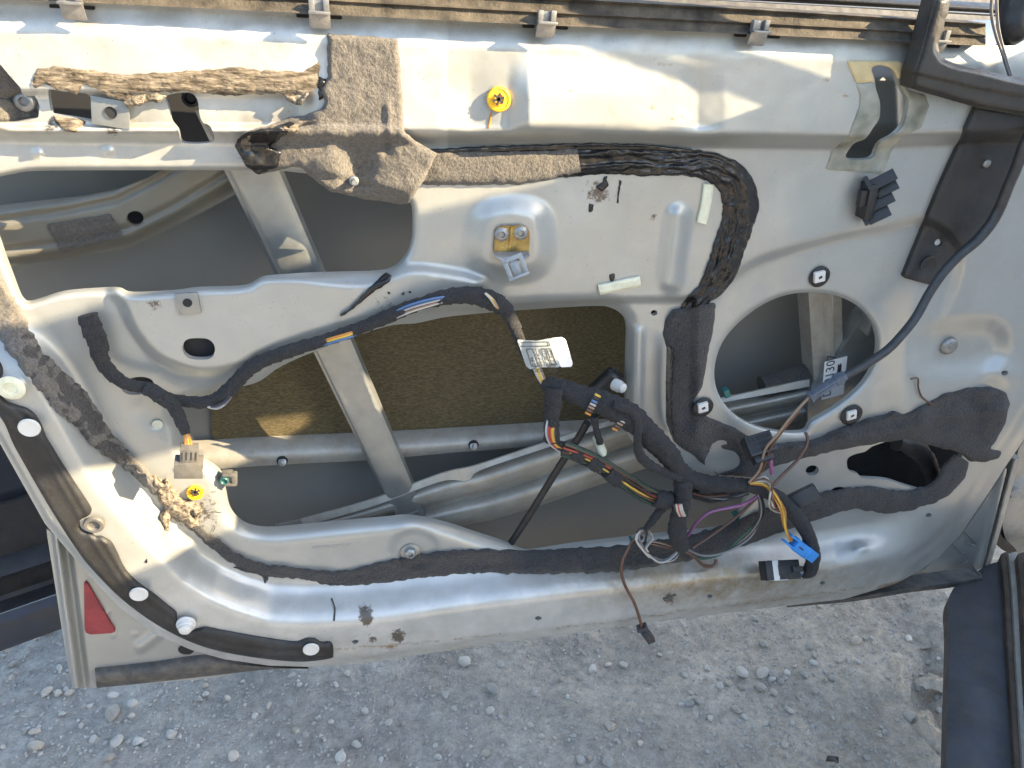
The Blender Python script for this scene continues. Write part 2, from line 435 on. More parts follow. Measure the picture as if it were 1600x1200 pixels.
M['bclad2'] = mat('dark_car_sill', (.034, .039, .054), .5, 0, .2, 30, .2, 400, dust=.12)
def wirem(n, c): M[n] = mat(n + '_wire', c, .4, 0, .08, 100)
for n, c in (('w_orange', (.42, .17, .03)), ('w_yellow', (.52, .35, .05)), ('w_brown', (.10, .052, .035)), ('w_purple', (.20, .075, .17)), ('w_white', (.38, .365, .335)),
             ('w_red', (.33, .05, .03)), ('w_blue', (.06, .14, .30)), ('w_black', (.02, .02, .022)), ('w_grey', (.16, .155, .16)), ('w_green', (.02, .07, .05)), ('w_tan', (.24, .17, .12))): wirem(n, c)
# dirt and stones
def ground_mat():
    m = mat('dry_dirt', (.41, .395, .37), .95, 0, .2, 6, 3.0, 240, var2=(.56, .525, .475), spec=.15, detail=10)
    nt = m.node_tree; N = nt.nodes; L = nt.links; p = N['Principled BSDF']
    tc = [n for n in N if n.type == 'TEX_COORD'][0]
    nz = N.new('ShaderNodeTexNoise'); nz.inputs['Scale'].default_value = 55; nz.inputs['Detail'].default_value = 10; nz.inputs['Roughness'].default_value = .75
    L.new(tc.outputs['Object'], nz.inputs['Vector'])
    r = N.new('ShaderNodeMapRange'); r.inputs[1].default_value = .3; r.inputs[2].default_value = .72; r.inputs[3].default_value = .6; r.inputs[4].default_value = 1.25
    L.new(nz.outputs['Fac'], r.inputs[0])
    mx = N.new('ShaderNodeMix'); mx.data_type = 'RGBA'; mx.blend_type = 'MULTIPLY'; mx.inputs[0].default_value = 1
    old = p.inputs['Base Color'].links[0].from_socket
    L.new(old, mx.inputs[6]); L.new(r.outputs[0], mx.inputs[7])
    sx = N.new('ShaderNodeSeparateXYZ'); L.new(tc.outputs['Object'], sx.inputs[0])      # paler and warmer towards the car
    n2 = N.new('ShaderNodeTexNoise'); n2.inputs['Scale'].default_value = 4.5; n2.inputs['Detail'].default_value = 8; L.new(tc.outputs['Object'], n2.inputs['Vector'])
    ma = N.new('ShaderNodeMath'); ma.operation = 'MULTIPLY_ADD'; L.new(n2.outputs['Fac'], ma.inputs[0]); ma.inputs[1].default_value = 1.6; L.new(sx.outputs['X'], ma.inputs[2])
    r2 = N.new('ShaderNodeMapRange'); r2.inputs[1].default_value = 1.05; r2.inputs[2].default_value = 1.95; L.new(ma.outputs[0], r2.inputs[0])
    m2 = N.new('ShaderNodeMix'); m2.data_type = 'RGBA'; m2.blend_type = 'MULTIPLY'; L.new(r2.outputs[0], m2.inputs[0]); L.new(mx.outputs[2], m2.inputs[6]); m2.inputs[7].default_value = (1.28, 1.18, 1.06, 1)
    L.new(m2.outputs[2], p.inputs['Base Color'])
    return m
M['dirt'] = ground_mat()
def stone_mat(n, c):
    m = mat(n, c, .9, 0, .18, 120, .7, 300, spec=.2)
    nt = m.node_tree; N = nt.nodes; L = nt.links; p = N['Principled BSDF']
    oi = N.new('ShaderNodeObjectInfo'); r = N.new('ShaderNodeMapRange'); r.inputs[3].default_value = .72; r.inputs[4].default_value = 1.22
    L.new(oi.outputs['Random'], r.inputs[0])
    mx = N.new('ShaderNodeMix'); mx.data_type = 'RGBA'; mx.blend_type = 'MULTIPLY'; mx.inputs[0].default_value = 1
    old = p.inputs['Base Color'].links[0].from_socket
    L.new(old, mx.inputs[6]); L.new(r.outputs[0], mx.inputs[7]); L.new(mx.outputs[2], p.inputs['Base Color'])
    return m
M['shade_panel'] = mat('pale_shade_panel', (.70, .69, .66), .8, 0, .05, 20)  # kept pale so the added sun blockers bounce light onto the door
M['stone'] = stone_mat('grey_stone', (.52, .505, .48))
M['stone2'] = stone_mat('warm_stone', (.52, .475, .42))
# ================================================================ the door
OUT = np.array([(-130, 470), (-60, 590), (0, 693), (70, 818), (145, 906), (190, 952), (240, 990), (300, 1016), (350, 1030), (420, 1040), (480, 1042), (570, 1036),
       (800, 1002), (1000, 975), (1200, 950), (1320, 936), (1400, 912), (1433, 894), (1467, 870), (1500, 837), (1543, 773), (1577, 720), (1600, 687), (1650, 600), (1680, 480), (1690, 300), (1690, 80),
       (1560, 70), (1200, 54), (800, 34), (400, 14), (0, -3), (-130, -10)], float)
HOLE_TL = cr([(-120, 300), (-40, 284), (20, 272), (60, 267), (200, 266), (330, 266), (440, 267), (560, 285), (630, 310), (643, 322), (645, 350), (643, 378), (633, 402), (614, 420),
       (585, 426), (490, 429), (430, 433), (408, 436), (380, 449), (310, 452), (270, 457), (205, 460), (185, 453), (160, 453), (100, 458), (60, 470), (42, 474), (31, 466), (10, 412), (-20, 340), (-70, 320)], 5, True)
HOLE_LOW = cr([(274, 642), (300, 630), (345, 610), (400, 598), (440, 572), (500, 546), (600, 511), (650, 505), (700, 495), (770, 488), (850, 482), (925, 478), (952, 480), (972, 492), (980, 512), (979, 560), (978, 640),
       (984, 682), (1010, 712), (1060, 745), (1140, 757), (1164, 766), (1163, 785), (1147, 815), (1125, 826), (1060, 834), (1000, 840), (960, 845), (900, 852), (835, 862), (815, 861), (790, 850), (740, 834), (690, 818), (640, 809),
       (600, 812), (500, 821), (425, 828), (390, 824), (370, 812), (358, 795), (352, 768), (343, 738), (305, 713), (288, 700), (280, 670)], 5, True)
HOLE_SPK = cr([(1116, 585), (1124, 545), (1146, 512), (1185, 480), (1225, 462), (1268, 457), (1310, 463), (1345, 482), (1366, 510), (1372, 540), (1365, 572), (1345, 604), (1310, 634), (1268, 660), (1258, 674), (1225, 676), (1185, 668), (1150, 650), (1125, 620)], 5, True)
HOLE_R = cr([(1326, 735), (1324, 717), (1338, 709), (1352, 706), (1362, 698), (1390, 689), (1420, 685), (1445, 692), (1480, 700), (1506, 705), (1486, 735), (1463, 766), (1448, 768), (1415, 759), (1385, 750), (1346, 747), (1342, 741)], 5, True)
HOLE_TAB = cr([(1362, 106), (1378, 102), (1396, 110), (1404, 126), (1413, 145), (1420, 160), (1415, 186), (1408, 201), (1394, 213), (1376, 223), (1369, 236), (1361, 248), (1323, 248), (1325, 236), (1336, 223), (1352, 217), (1364, 200), (1374, 184), (1375, 160), (1369, 140), (1366, 122)], 5, True)
HOLE_A = [(75, 139), (100, 143), (135, 146), (143, 152), (145, 168), (147, 190), (116, 184), (81, 179), (77, 160)]
HOLE_B = cr([(260, 150), (295, 145), (308, 155), (312, 180), (318, 193), (328, 196), (333, 221), (290, 224), (282, 218), (278, 203), (268, 190), (264, 170)], 5, True)
HOLE_C = [(-60, 80), (-20, 92), (0, 100), (15, 118), (32, 137), (35, 150), (55, 150), (62, 165), (60, 184), (20, 192), (0, 193), (-60, 190)]
HOLE_O = cr([(285, 545), (288, 534), (297, 529), (322, 529), (333, 536), (336, 546), (332, 558), (320, 562), (300, 561), (289, 555)], 4, True)
SMALL = [(1022, 489, 5.5, 4.8), (1269, 735, 10.5, 8), (1310, 769, 13, 8.5), (1451, 805, 5.5, 3.4), (1570, 583, 6, 4), (555, 1003, 6, 3.4), (841, 966, 5.8, 3.4), (1109, 932, 5.2, 3.4), (1285, 911, 5, 3),
         (215, 603, 26, 14), (17, 606, 9, 6.5), (147, 819, 8, 5), (172, 175, 7.5, 6.5), (293, 473, 6, 5)]
HSM = [ell(x, y, a, b, 20, -.15) for x, y, a, b in SMALL]
PANEL_HOLES = [HOLE_TL, HOLE_LOW, HOLE_SPK, HOLE_R, HOLE_TAB, HOLE_A, HOLE_B, HOLE_C, HOLE_O] + HSM
BASIN = cr([(172, 440), (193, 478), (213, 520), (252, 562), (310, 583), (372, 574), (415, 552), (520, 517), (640, 486), (720, 466), (757, 440), (700, 425), (640, 420), (560, 440), (400, 425), (250, 430)], 6, True)
SPKS = cr([(1118, 460), (1155, 425), (1200, 402), (1300, 373), (1380, 357), (1450, 346), (1500, 400), (1470, 500), (1425, 590), (1390, 650), (1300, 720), (1120, 720), (1080, 640), (1090, 540)], 6, True)
def S(d, w): return sstep((w - d) / (2 * w))
def H(x, y):
    """height of the pressed inner sheet off the door plane (metres, towards the cabin)"""
    x = np.asarray(x, float); y = np.asarray(y, float)
    yc = np.interp(x, [-150, 0, 640, 1000, 1340, 1500, 1750], [198, 200, 204, 207, 213, 205, 200])
    h = .022 * sstep((yc + 24 - y) / 28)
    v = y - (18 + .034 * x)
    h = h - .005 * sstep((36 - v) / 50)
    band = sstep((y - 78) / 75) * sstep((214 - y) / 22)
    h = h + np.interp(x, [-200, 690, 735, 795, 826, 1060, 1090, 1132, 1800], [0, 0, -.004, -.001, .008, 0, -.004, 0, 0]) * band
    h = h - .010 * sstep((y - 138) / 14) * sstep((206 - y) / 12) * sstep((500 - x) / 40) * sstep((x + 10) / 40)          # recessed face under the glue line
    h = h + .0085 * S(sdf(x, y, cr([(772, 338), (826, 338), (838, 360), (838, 398), (820, 412), (776, 412), (758, 398), (758, 360)], 6, True)) - 16, 20)
    h = h + .0065 * S(seg(x, y, [(1060, 338), (1048, 440)]) - 13, 11)
    h = h - .007 * sstep((y - np.interp(x, [640, 800, 960, 1085], [478, 472, 463, 461])) / 12) * sstep((x - 620) / 80) * sstep((1092 - x) / 14) * sstep((720 - y) / 100)
    h = h + .0035 * S(seg(x, y, [(996, 520), (993, 640)]) - 7, 8)
    ds = sdf(x, y, SPKS)
    h = h - .006 * S(ds, 11) * sstep((640 - y) / 200)
    h = h + .009 * S(sdf(x, y, BASIN), 11)
    D = -sdf(x, y, OUT)
    wl_ = sstep((y - 470) / 130)
    wr = sstep((1500 - x) / 170)
    fw = np.interp(x, [0, 250, 420, 900, 1300, 1420], [92, 95, 66, 58, 46, 30])
    h = h + .033 * sstep((fw + 70 - D) / 76) * wl_ * wr
    h = h - .006 * sstep((14 - D) / 14) * wl_ * wr
    h = h - .006 * sstep((30 - D) / 7) * sstep((x - 1390) / 60) * sstep((y - 250) / 100)
    h = h - .010 * sstep((16 - D) / 16) * sstep((x - 1390) / 60) * sstep((y - 250) / 100)
    h = h - .009 * S(sdf(x, y, cr([(1455, 522), (1545, 514), (1560, 545), (1535, 566), (1455, 572), (1440, 550)], 8, True)) - 6, 22)
    h = h + .005 * np.exp(-(((x - 1568) / 26) ** 2 + ((y - 585) / 20) ** 2))
    h = h + .007 * np.exp(-((x - (1455 - .12 * (y - 300))) / 34) ** 2) * sstep((y - 380) / 90) * sstep((690 - y) / 60)
    h = h + .005 * np.exp(-(((x - 1370) / 60) ** 2 + ((y - 868) / 26) ** 2))
    h = h + .0025 * np.exp(-(((x - 1345) / 11) ** 2 + ((y - 857) / 7) ** 2) ** 2)
    h = h - .0045 * S(np.hypot(x - 648, (y - 858) * 1.25) - 36, 7)
    for cx, cy, r, a in ((58, 240, 8, .0018), (168, 236, 8, .0018), (20, 606, 20, .002), (245, 662, 9, -.002), (560, 905, 6, .001), (520, 600, 9, .001), (1540, 250, 8, .001)):
        h = h + a * S(np.hypot(x - cx, (y - cy) * 1.25) - r, 3)
    h = h - .006 * S(seg(x, y, [(225, 640), (262, 664)]) - 16, 18) * .6
    h = h + .003 * fbm(x * .004 + 3, y * .004) + .0007 * fbm(x * .02, y * .02)
    dl = np.maximum(sdf(x, y, HOLE_LOW), 0); h = h - .011 * np.clip(1 - dl / 24, 0, 1) ** 2
    dt = np.maximum(sdf(x, y, HOLE_TL), 0); h = h - .005 * np.clip(1 - dt / 9, 0, 1) ** 2
    dp = np.maximum(sdf(x, y, HOLE_SPK), 0); h = h - .003 * np.clip(1 - dp / 7, 0, 1) ** 2
    return h
def Hs(x, y): return float(H(np.array([x]), np.array([y]))[0])
def on(x, y, off=0.0): return at(np.array([x]), np.array([y]), np.array([Hs(x, y) + off]))[0]
def stains(x, y, F):
    c = np.zeros((len(x), 4)); c[:, 3] = .26 + 1.1 * np.exp(-(((x - 1110) / 250) ** 2 + ((y - 905) / 48) ** 2)) + .35 * sstep((y - 960) / 50) + .5 * np.exp(-((y - 190) / 25) ** 2) * (x < 620) + .30 * sstep((120 - y) / 60) + .35 * np.exp(-(((x - 300) / 90) ** 2 + ((y - 800) / 60) ** 2))
    line = np.interp(x, [520, 700, 900, 1100, 1300, 1400], [1016, 1000, 978, 951, 925, 912])
    c[:, 0] = .72 * np.exp(-((y - line - 3 * fbm(x * .03, 0 * x)) / 3.5) ** 2) * (x > 500) * (.35 + .65 * (fbm(x * .02, y * 0) > -.2)) + .6 * np.exp(-(((x - 612) / 9) ** 2 + ((y - 1014) / 8) ** 2))
    c[:, 0] += .9 * np.exp(-(((x - 764) / 4) ** 2 + ((y - 188) / 10) ** 2)) + .5 * np.exp(-((D_ := -sdf(x, y, OUT)) / 4) ** 2) * (y > 900)
    c[:, 0] += .55 * np.exp(-((np.hypot(x - 1095, y - 135)) / 200) ** 2) * (fbm(x * .05, y * .05, 2) > .62)
    for a, b, r in ((893, 142, 7), (1020, 168, 9), (1050, 186, 8), (1066, 182, 4), (944, 193, 5), (895, 130, 3), (1290, 125, 9), (1320, 150, 8)): c[:, 0] += .85 * np.exp(-(((x - a) / r) ** 2 + ((y - b) / (r * .55)) ** 2))
    g = 0
    for (a, b, r, s) in ((935, 300, 26, .62), (600, 480, 22, .45), (560, 600, 16, .3), (960, 440, 8, .6), (1021, 340, 7, .75), (345, 470, 0, 0), (240, 475, 16, .5), (1200, 955, 0, 0), (1048, 935, 14, .62), (570, 956, 15, .80), (574, 972, 9, .6), (622, 994, 13, .85), (582, 998, 9, .7), (523, 950, 6, .5), (960, 885, 20, .4), (505, 980, 14, .3), (350, 860, 26, .35), (320, 800, 34, .5), (860, 640, 30, .3), (175, 205, 14, .6), (80, 195, 16, .6)):
        if r: g = g + s * np.exp(-(((x - a) / r) ** 2 + ((y - b) / r) ** 2))
    c[:, 1] = g
    c[:, 2] = .25 + .5 * sstep((y - 850) / 100) + .5 * sstep((320 - y) / 120) * (x < 700)
    return c
door = empty('car_door', (0.62, 0.05, 0.30), 'open silver car door stripped of its inner trim, holes and wiring exposed', 'car door')
panel = sheet('inner_panel', OUT, lambda x, y, F: H(x, y), M['paint'], door, PANEL_HOLES, cell=4.0, rim=.005, attr=stains)
lab(panel, 'silver pressed inner sheet of the door with large cut-outs')

# outer skin, seen through the cut-outs
SK = [(-140, 30), (1700, 90), (1690, 620), (1555, 745), (1528, 880), (1400, 905), (160, 1040), (118, 1062), (90, 880), (40, 700), (-140, 420)]
def skin_d(x, y, F): return -.105 + .018 * np.sin(np.clip((y - 150) / 900, 0, 1) * math.pi) * -1 + .045 * sstep((y - 760) / 260)
sheet('outer_skin', SK, skin_d, M['primer'], door, cell=14, rim=.0)
# rear lower corner of the skin with its folded hem and the red reflector
corner = [(72, 826), (120, 862), (190, 950), (300, 1016), (430, 1040), (330, 1060), (150, 1074), (113, 1076), (104, 1030)]
def corner_d(x, y, F):
    e = np.interp(y, [800, 1076], [76, 113]); dx = x - e
    d = -.006 + .008 * np.exp(-((dx - 7) / 6.0) ** 2) - .007 * np.exp(-((dx - 21) / 5.0) ** 2)
    d = d + .0035 * S(seg(x, y, [(219, 1012), (245, 992)]) - 7, 5)
    for cx, cy in ((176, 993), (210, 991), (168, 956)): d = d + .0012 * S(np.hypot(x - cx, y - cy) - 4, 2)
    return d
CO = sheet('skin_flange', corner, corner_d, M['paint2'], door, cell=3, rim=.012)
sheet('drain_hole_shade', ell(291, 1015, 13, 8), lambda x, y, F: corner_d(x, y, F) + .0008, M['dark'], CO, cell=3)
def cd_(x, y): return float(corner_d(np.array([x]), np.array([y]), None)[0])
rf = prism('reflector', [at(np.array([x]), np.array([y]), np.array([cd_(160, 970) + .0025]))[0] for x, y in ((131, 912), (134, 910), (137, 913), (179, 984), (179, 988), (174, 990), (141, 992), (134, 989), (132, 983))], (0, .0022, 0), M['red'], door, bev=.0004)
lab(rf, 'red triangular door-edge reflector')
# rubber along the bottom edge, rear and front
loft('bottom_seal', [(148, 1046), (240, 1036), (330, 1025), (420, 1040), (480, 1043)], [(151, 1075), (240, 1066), (330, 1056), (420, 1046), (482, 1045)], 6, lambda v, u: -.004 + .007 * np.sin(v * math.pi * .9), M['rubber'], door, 30, .012)
loft('bottom_seal', [(1240, 942), (1330, 931), (1420, 914), (1480, 905), (1533, 897)], [(1230, 949), (1330, 940), (1420, 926), (1480, 919), (1537, 910)], 6, lambda v, u: .004 + .007 * np.sin(v * math.pi * .9), M['rubber'], door, 30, .014)
# front lower corner
fc = [(1440, 893), (1500, 840), (1545, 773), (1575, 726), (1572, 740), (1535, 888), (1480, 905)]
fcs = sheet('skin_flange', fc, lambda x, y, F: -.030 + .008 * np.exp(-((x - np.interp(y, [730, 888], [1572, 1535])) / 9) ** 2), M['paint2'], door, cell=4, rim=.01)
loft('hem', [(1579, 722), (1565, 775), (1551, 830), (1535, 890)], [(1592, 700), (1580, 755), (1567, 808), (1547, 886)][0:0] or [(1594, 715), (1578, 775), (1563, 830), (1546, 888)], 7, lambda v, u: -.028 + .007 * np.sin(v * math.pi), M['pillar'], door, 24, .012)
for pts in (((1487, 848), (1500, 862), (1513, 868), (1509, 878), (1500, 874)), ((1503, 826), (1517, 840), (1525, 850), (1521, 852), (1512, 848))):
    tube('sealer_bead', [(x, y, -.026) for x, y in pts], .0011, M['galv'], fcs, 6, .001)

# window seal rail along the belt line, with its clips
def rl(off0, off1, xs=(-140, 0, 400, 800, 1200, 1540)):
    return [(x, np.interp(x, [-140, 0, 400, 800, 1200, 1540], [-8, -2, 17, 37, 55, 72]) + np.interp(x, [-140, 1540], [off0, off1])) for x in xs]
def railprof(v, u): return .028 - .008 * (1 - v) + .005 * np.exp(-((v - .05) / .06) ** 2) + .003 * np.exp(-((v - .56) / .045) ** 2) + .002 * sstep((v - .9) / .06) + .0007 * fbm(u * 160, v * 5)
loft('window_seal', rl(-58, -36), rl(0, 0), 26, railprof, M['seal'], door, 150, .02)
loft('outer_seal', rl(-92, -66, (-140, 0, 400, 800, 1200, 1560)), rl(-68, -46, (-140, 0, 400, 800, 1200, 1560)), 10, lambda v, u: -.045 + .01 * np.sin(v * math.pi), M['black'], door, 60, .01)
loft('chrome_bead', rl(-62, -50, (-140, 0, 400, 800, 1200, 1566)), rl(-59, -47.5, (-140, 0, 400, 800, 1200, 1566)), 5, lambda v, u: -.028 + .003 * np.sin(v * math.pi), M['zinc'], door, 60, .004)
for cx, cy in ((113, 2), (499, 17), (852, 33), (1183, 47), (1464, 62)):
    P = at(np.array([cx]), np.array([cy + 0.]), np.array([.028]))[0]
    ax = (Vector((1, 0, -.02)).normalized(), Vector((0, 0, 1)), Vector((0, -1, 0)))
    bm = bmesh.new()
    addbox(bm, Vector(P) + Vector((0.00000, -0.00080, 0.00240)), ax, (0.00600, 0.00360, 0.00080), .0003)
    addbox(bm, Vector(P) + Vector((0.00000, -0.00520, -0.00040)), ax, (0.00656, 0.00080, 0.00336), .0003)
    addbox(bm, Vector(P) + Vector((-0.00440, -0.00320, 0.00360)), ax, (0.00176, 0.00320, 0.00176), .0003)
    addbox(bm, Vector(P) + Vector((0.00440, -0.00320, 0.00360)), ax, (0.00176, 0.00320, 0.00176), .0003)
    addbox(bm, Vector(P) + Vector((0.00000, -0.00240, -0.00544)), (ax[0], (ax[1] * .94 + ax[2] * .34).normalized(), (ax[2] * .94 - ax[1] * .34).normalized()), (0.00640, 0.00464, 0.00064), .0003)
    cl = bmobj('seal_clip', bm, M['zinc'], door)
    for sx in (-1, 1):
        qx, qy = cx + sx * 26, cy + 9 + sx * 1.2
        sheet('slot_shade', [(qx - 10, qy - 3.5), (qx + 10, qy - 2.5), (qx + 10, qy + 3.5), (qx - 10, qy + 2.5)], lambda x, y, F: H(x, y) + .0006, M['dark'], cl, cell=2.5)
# frame corner of the mirror triangle
MT = [(1462, -6), (1486, -6), (1481, 22), (1477, 30), (1474, 45), (1466, 68), (1467, 80), (1474, 91), (1492, 99), (1530, 107), (1580, 120), (1690, 142), (1690, 196), (1600, 181), (1530, 169), (1470, 152), (1424, 138), (1426, 116), (1437, 86)]
mt = sheet('mirror_trim', MT, lambda x, y, F: .040 + .006 * sstep(F / 9) + .003 * sstep((np.interp(x, [1420, 1530, 1690], [114, 140, 168]) - y) / 3), M['trim'], door, cell=3, rim=.014)
lab(mt, 'black plastic corner trim of the mirror triangle')
for pts in (((1551, -20), (1549, 20), (1556, 55), (1568, 90), (1577, 118)), ((1557, -20), (1558, 25), (1562, 55), (1572, 92), (1580, 118))):
    tube('mirror_wire', [(x, y, .03) for x, y in pts], .0011, M['w_grey'], door, 6, .004)
tube('channel_rubber', [(1602, -20, .01), (1592, 20, .012), (1584, 48, .014), (1578, 66, .012)], [.014, .014, .013, .006], M['black'], door, 10, .004, 0, .1)
tube('channel_rubber', [(1578, -20, .0), (1574, 20, .002), (1572, 50, .004), (1572, 64, .002)], [.007, .007, .006, .003], M['strip'], door, 8, .004, 0, .1)
# black cover plate at the hinge side and cable
PL = [(1527, 165), (1700, 190), (1700, 250), (1598, 240), (1588, 247), (1583, 272), (1578, 292), (1566, 330), (1550, 352), (1543, 366), (1530, 382), (1514, 386), (1500, 398), (1484, 412), (1471, 428), (1456, 446), (1412, 434), (1430, 388), (1470, 290), (1500, 225)]
pl = sheet('cover_plate', PL, lambda x, y, F: H(x, y) + .0045 + .0016 * sstep(F / 5), M['plate'], door, [ell(1466, 379, 6.5, 6)], cell=3.5, rim=.005)
lab(pl, 'black plastic cover plate beside the speaker hole')
lathe('plate_boss', on(1447, 412, .004), (0, -1, 0), [(.0085, 0), (.0085, .0035), (.0078, .004), (.0066, .0033), (0, .003)], M['black'], pl)
lathe('rivet', on(1540, 255, .005), (0, -1, 0), [(.0036, 0), (.0036, .002), (.0025, .003), (0, .0033)], M['zinc'], pl, 14)
lathe('rivet', on(1466, 379, .001), (0, -1, 0), [(.005, 0), (.005, .001), (0, .0012)], M['white'], pl, 14)

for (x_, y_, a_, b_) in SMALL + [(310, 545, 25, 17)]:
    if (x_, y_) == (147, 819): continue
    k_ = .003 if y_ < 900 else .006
    sheet('hole_shade_disc', ell(x_, y_, a_ * 1.7 + 3, b_ * 1.7 + 3), lambda x, y, F: H(x, y) - .0065 - .004, M['dark'], panel, cell=5)  # dark disc painting the shade seen through each small hole
# ---------------------------------------------------------------- inside the door
def off_d(k): return lambda x, y, F: k + 0 * x
BEAM = [(-130, 345), (-60, 332), (0, 322), (130, 308), (180, 298), (230, 279), (285, 250), (430, 250), (375, 300), (280, 350), (235, 373), (190, 390), (100, 404), (0, 419), (-130, 432)]
def beam_d(x, y, F):
    c = [(-130, 385), (0, 368), (110, 352), (190, 335), (260, 300), (360, 240)]
    g = seg(x, y, c)
    return -.078 + .013 * sstep((52 - g) / 22) - .004 * np.exp(-((g - 24) / 5) ** 2)
bmo = sheet('reinforcement_beam', BEAM, beam_d, M['beam_shaded'], door, [ell(211, 341, 13.5, 11.5)], cell=4, rim=.004)
sheet('damping_pad', rough([(73, 352), (172, 336), (192, 371), (95, 395)], 1.2), lambda x, y, F: beam_d(x, y, F) + .0025, M['felt_grey'], bmo, cell=4, rim=.003)
sheet('beam_hole_shade', ell(211, 341, 20, 17), off_d(-.10), M['dark'], bmo, cell=5)  # dark sheet standing in for the shade behind the beam's hole
# window regulator rail: folded galvanised channel
P0 = at(np.array([345.]), np.array([170.]), np.array([-.036]))[0]; P1 = at(np.array([652.]), np.array([838.]), np.array([-.060]))[0]
u, v, w, L = frame(P0, P1)
bm = bmesh.new()
prof = [(-.023, -.010), (-.021, -.001), (-.018, 0), (-.014, .0015), (.009, .0015), (.013, 0), (.015, -.002), (.017, -.020), (.022, -.021)]
rings = []
for k in range(9):
    t = k / 8; sc = 1.0 - .22 * t
    rings.append([bm.verts.new(Vector(P0) + u * (L * t) - v * (a * sc) + w * b) for a, b in prof])
for r0, r1 in zip(rings[:-1], rings[1:]):
    for i in range(len(prof) - 1): bm.faces.new([r0[i], r0[i + 1], r1[i + 1], r1[i]])
rail = bmobj('regulator_rail', bm, M['galv'], door, sharp=25)
lab(rail, 'galvanised window regulator rail running diagonally inside the door')
bm = bmesh.new(); addbox(bm, Vector(P0) + u * (L * .955) + w * .0025, (u, v, w), (.016, .013, .001), .0008); rp = bmobj('rail_foot', bm, M['galv'], rail)
lathe('rivet', Vector(P0) + u * (L * .955) + w * .003, w, [(.003, 0), (.003, .0015), (.0012, .0025), (0, .001)], M['zinc'], rp, 12)
sheet('damping_mat', rough([(322, 560), (400, 470), (990, 440), (995, 652), (860, 662), (620, 676), (400, 686), (333, 690)], 1.5), lambda x, y, F: skin_d(x, y, F) + .006 + .0012 * fbm(x * .02, y * .02), M['mat'], door, cell=9, rim=.005)
lg = loft('skin_ledge', [(250, 694), (340, 690), (400, 686), (620, 676), (860, 662), (1000, 654), (1130, 645)], [(250, 742), (340, 733), (440, 726), (575, 719), (700, 708), (800, 700), (1000, 680), (1130, 668)], 12, lambda v, u: -.112 + .018 * np.sin(np.clip(v, 0, 1) * math.pi * .62), M['beam'], door, 80, .004)
for px, py in ((441, 722), (740, 697)):
    lathe('pin', at(np.array([px]), np.array([py + 0.]), np.array([-.092]))[0], (0, -.8, .5), [(.0042, -.003), (.0042, .001), (.002, .0015), (.0018, .007), (0, .0075)], M['zinc'], lg, 12)
    lathe('pin_hole_shade', at(np.array([px]), np.array([py - 2.]), np.array([-.0935]))[0], (0, -1, 0), [(.0055, -.001), (.0055, .0009), (0, .001)], M['dark'], lg, 16)
def corr(v, u):
    return -.075 + .018 * np.abs(np.sin(v * math.pi * 2.0)) ** .8 + .006 * u - .014 * v * 0
cb = loft('crash_beam', [(430, 822), (520, 803), (580, 786), (690, 746), (745, 733), (850, 699), (985, 655), (1120, 632), (1265, 602), (1420, 560)], [(470, 850), (560, 845), (680, 830), (770, 812), (850, 788), (1000, 735), (1120, 690), (1265, 655), (1420, 615)], 30, corr, M['beam'], door, 120, .003)
lab(cb, 'corrugated side-impact beam inside the lower cut-out')
loft('beam_flange', [(470, 812), (580, 781), (690, 740), (745, 727), (850, 692), (985, 648), (1120, 624), (1265, 592)], [(475, 822), (580, 792), (690, 752), (730, 752), (750, 735), (850, 701), (985, 657), (1265, 604)], 6, lambda v, u: -.058 + .003 * v, M['beam'], cb, 80, .002)
tube('foam_roll', [(1190, 604, -.07), (1225, 594, -.07), (1275, 580, -.07)], .012, M['felt'], door, 8, .006, 0, .1)
# glass channel, bracket and sticker behind the speaker hole
Pa = at(np.array([1285.]), np.array([380.]), np.array([-.050]))[0]; Pb = at(np.array([1300.]), np.array([700.]), np.array([-.060]))[0]
u, v, w, L = frame(Pa, Pb)
bm = bmesh.new(); rings = []
prof = [(-.0175, -.02), (-.0175, 0), (-.008, .001), (-.005, .004), (0, .004), (.003, .001), (.0175, .001), (.0185, -.02)]
for k in range(2): rings.append([bm.verts.new(Vector(Pa) + u * (L * k) - v * a + w * b) for a, b in prof])
for i in range(len(prof) - 1): bm.faces.new([rings[0][i], rings[0][i + 1], rings[1][i + 1], rings[1][i]])
bmobj('glass_channel', bm, M['beam'], door, sharp=30)
gb = sheet('inner_bracket', [(1262, 622), (1300, 570), (1352, 492), (1430, 470), (1430, 690), (1262, 690)], lambda x, y, F: -.048 + .0 * x, M['galv'], door, cell=7, rim=.02)
bm = bmesh.new(); addbox(bm, at(np.array([1356.]), np.array([506.]), np.array([-.040]))[0], (Vector((1, 0, 0)), Vector((0, 0, 1)), Vector((0, -1, 0))), (.0028, .0016 * 6, .008), .001); bmobj('bracket_tab', bm, M['galv'], gb)
stk = prism('sticker', [at(np.array([float(x)]), np.array([float(y)]), np.array([-.0465]))[0] for x, y in ((1289, 566), (1324, 557), (1318, 616), (1284, 625))], (0, .0008, 0), M['tagwhite'], door)
lab(stk, 'white part sticker printed 01307 behind the speaker hole')
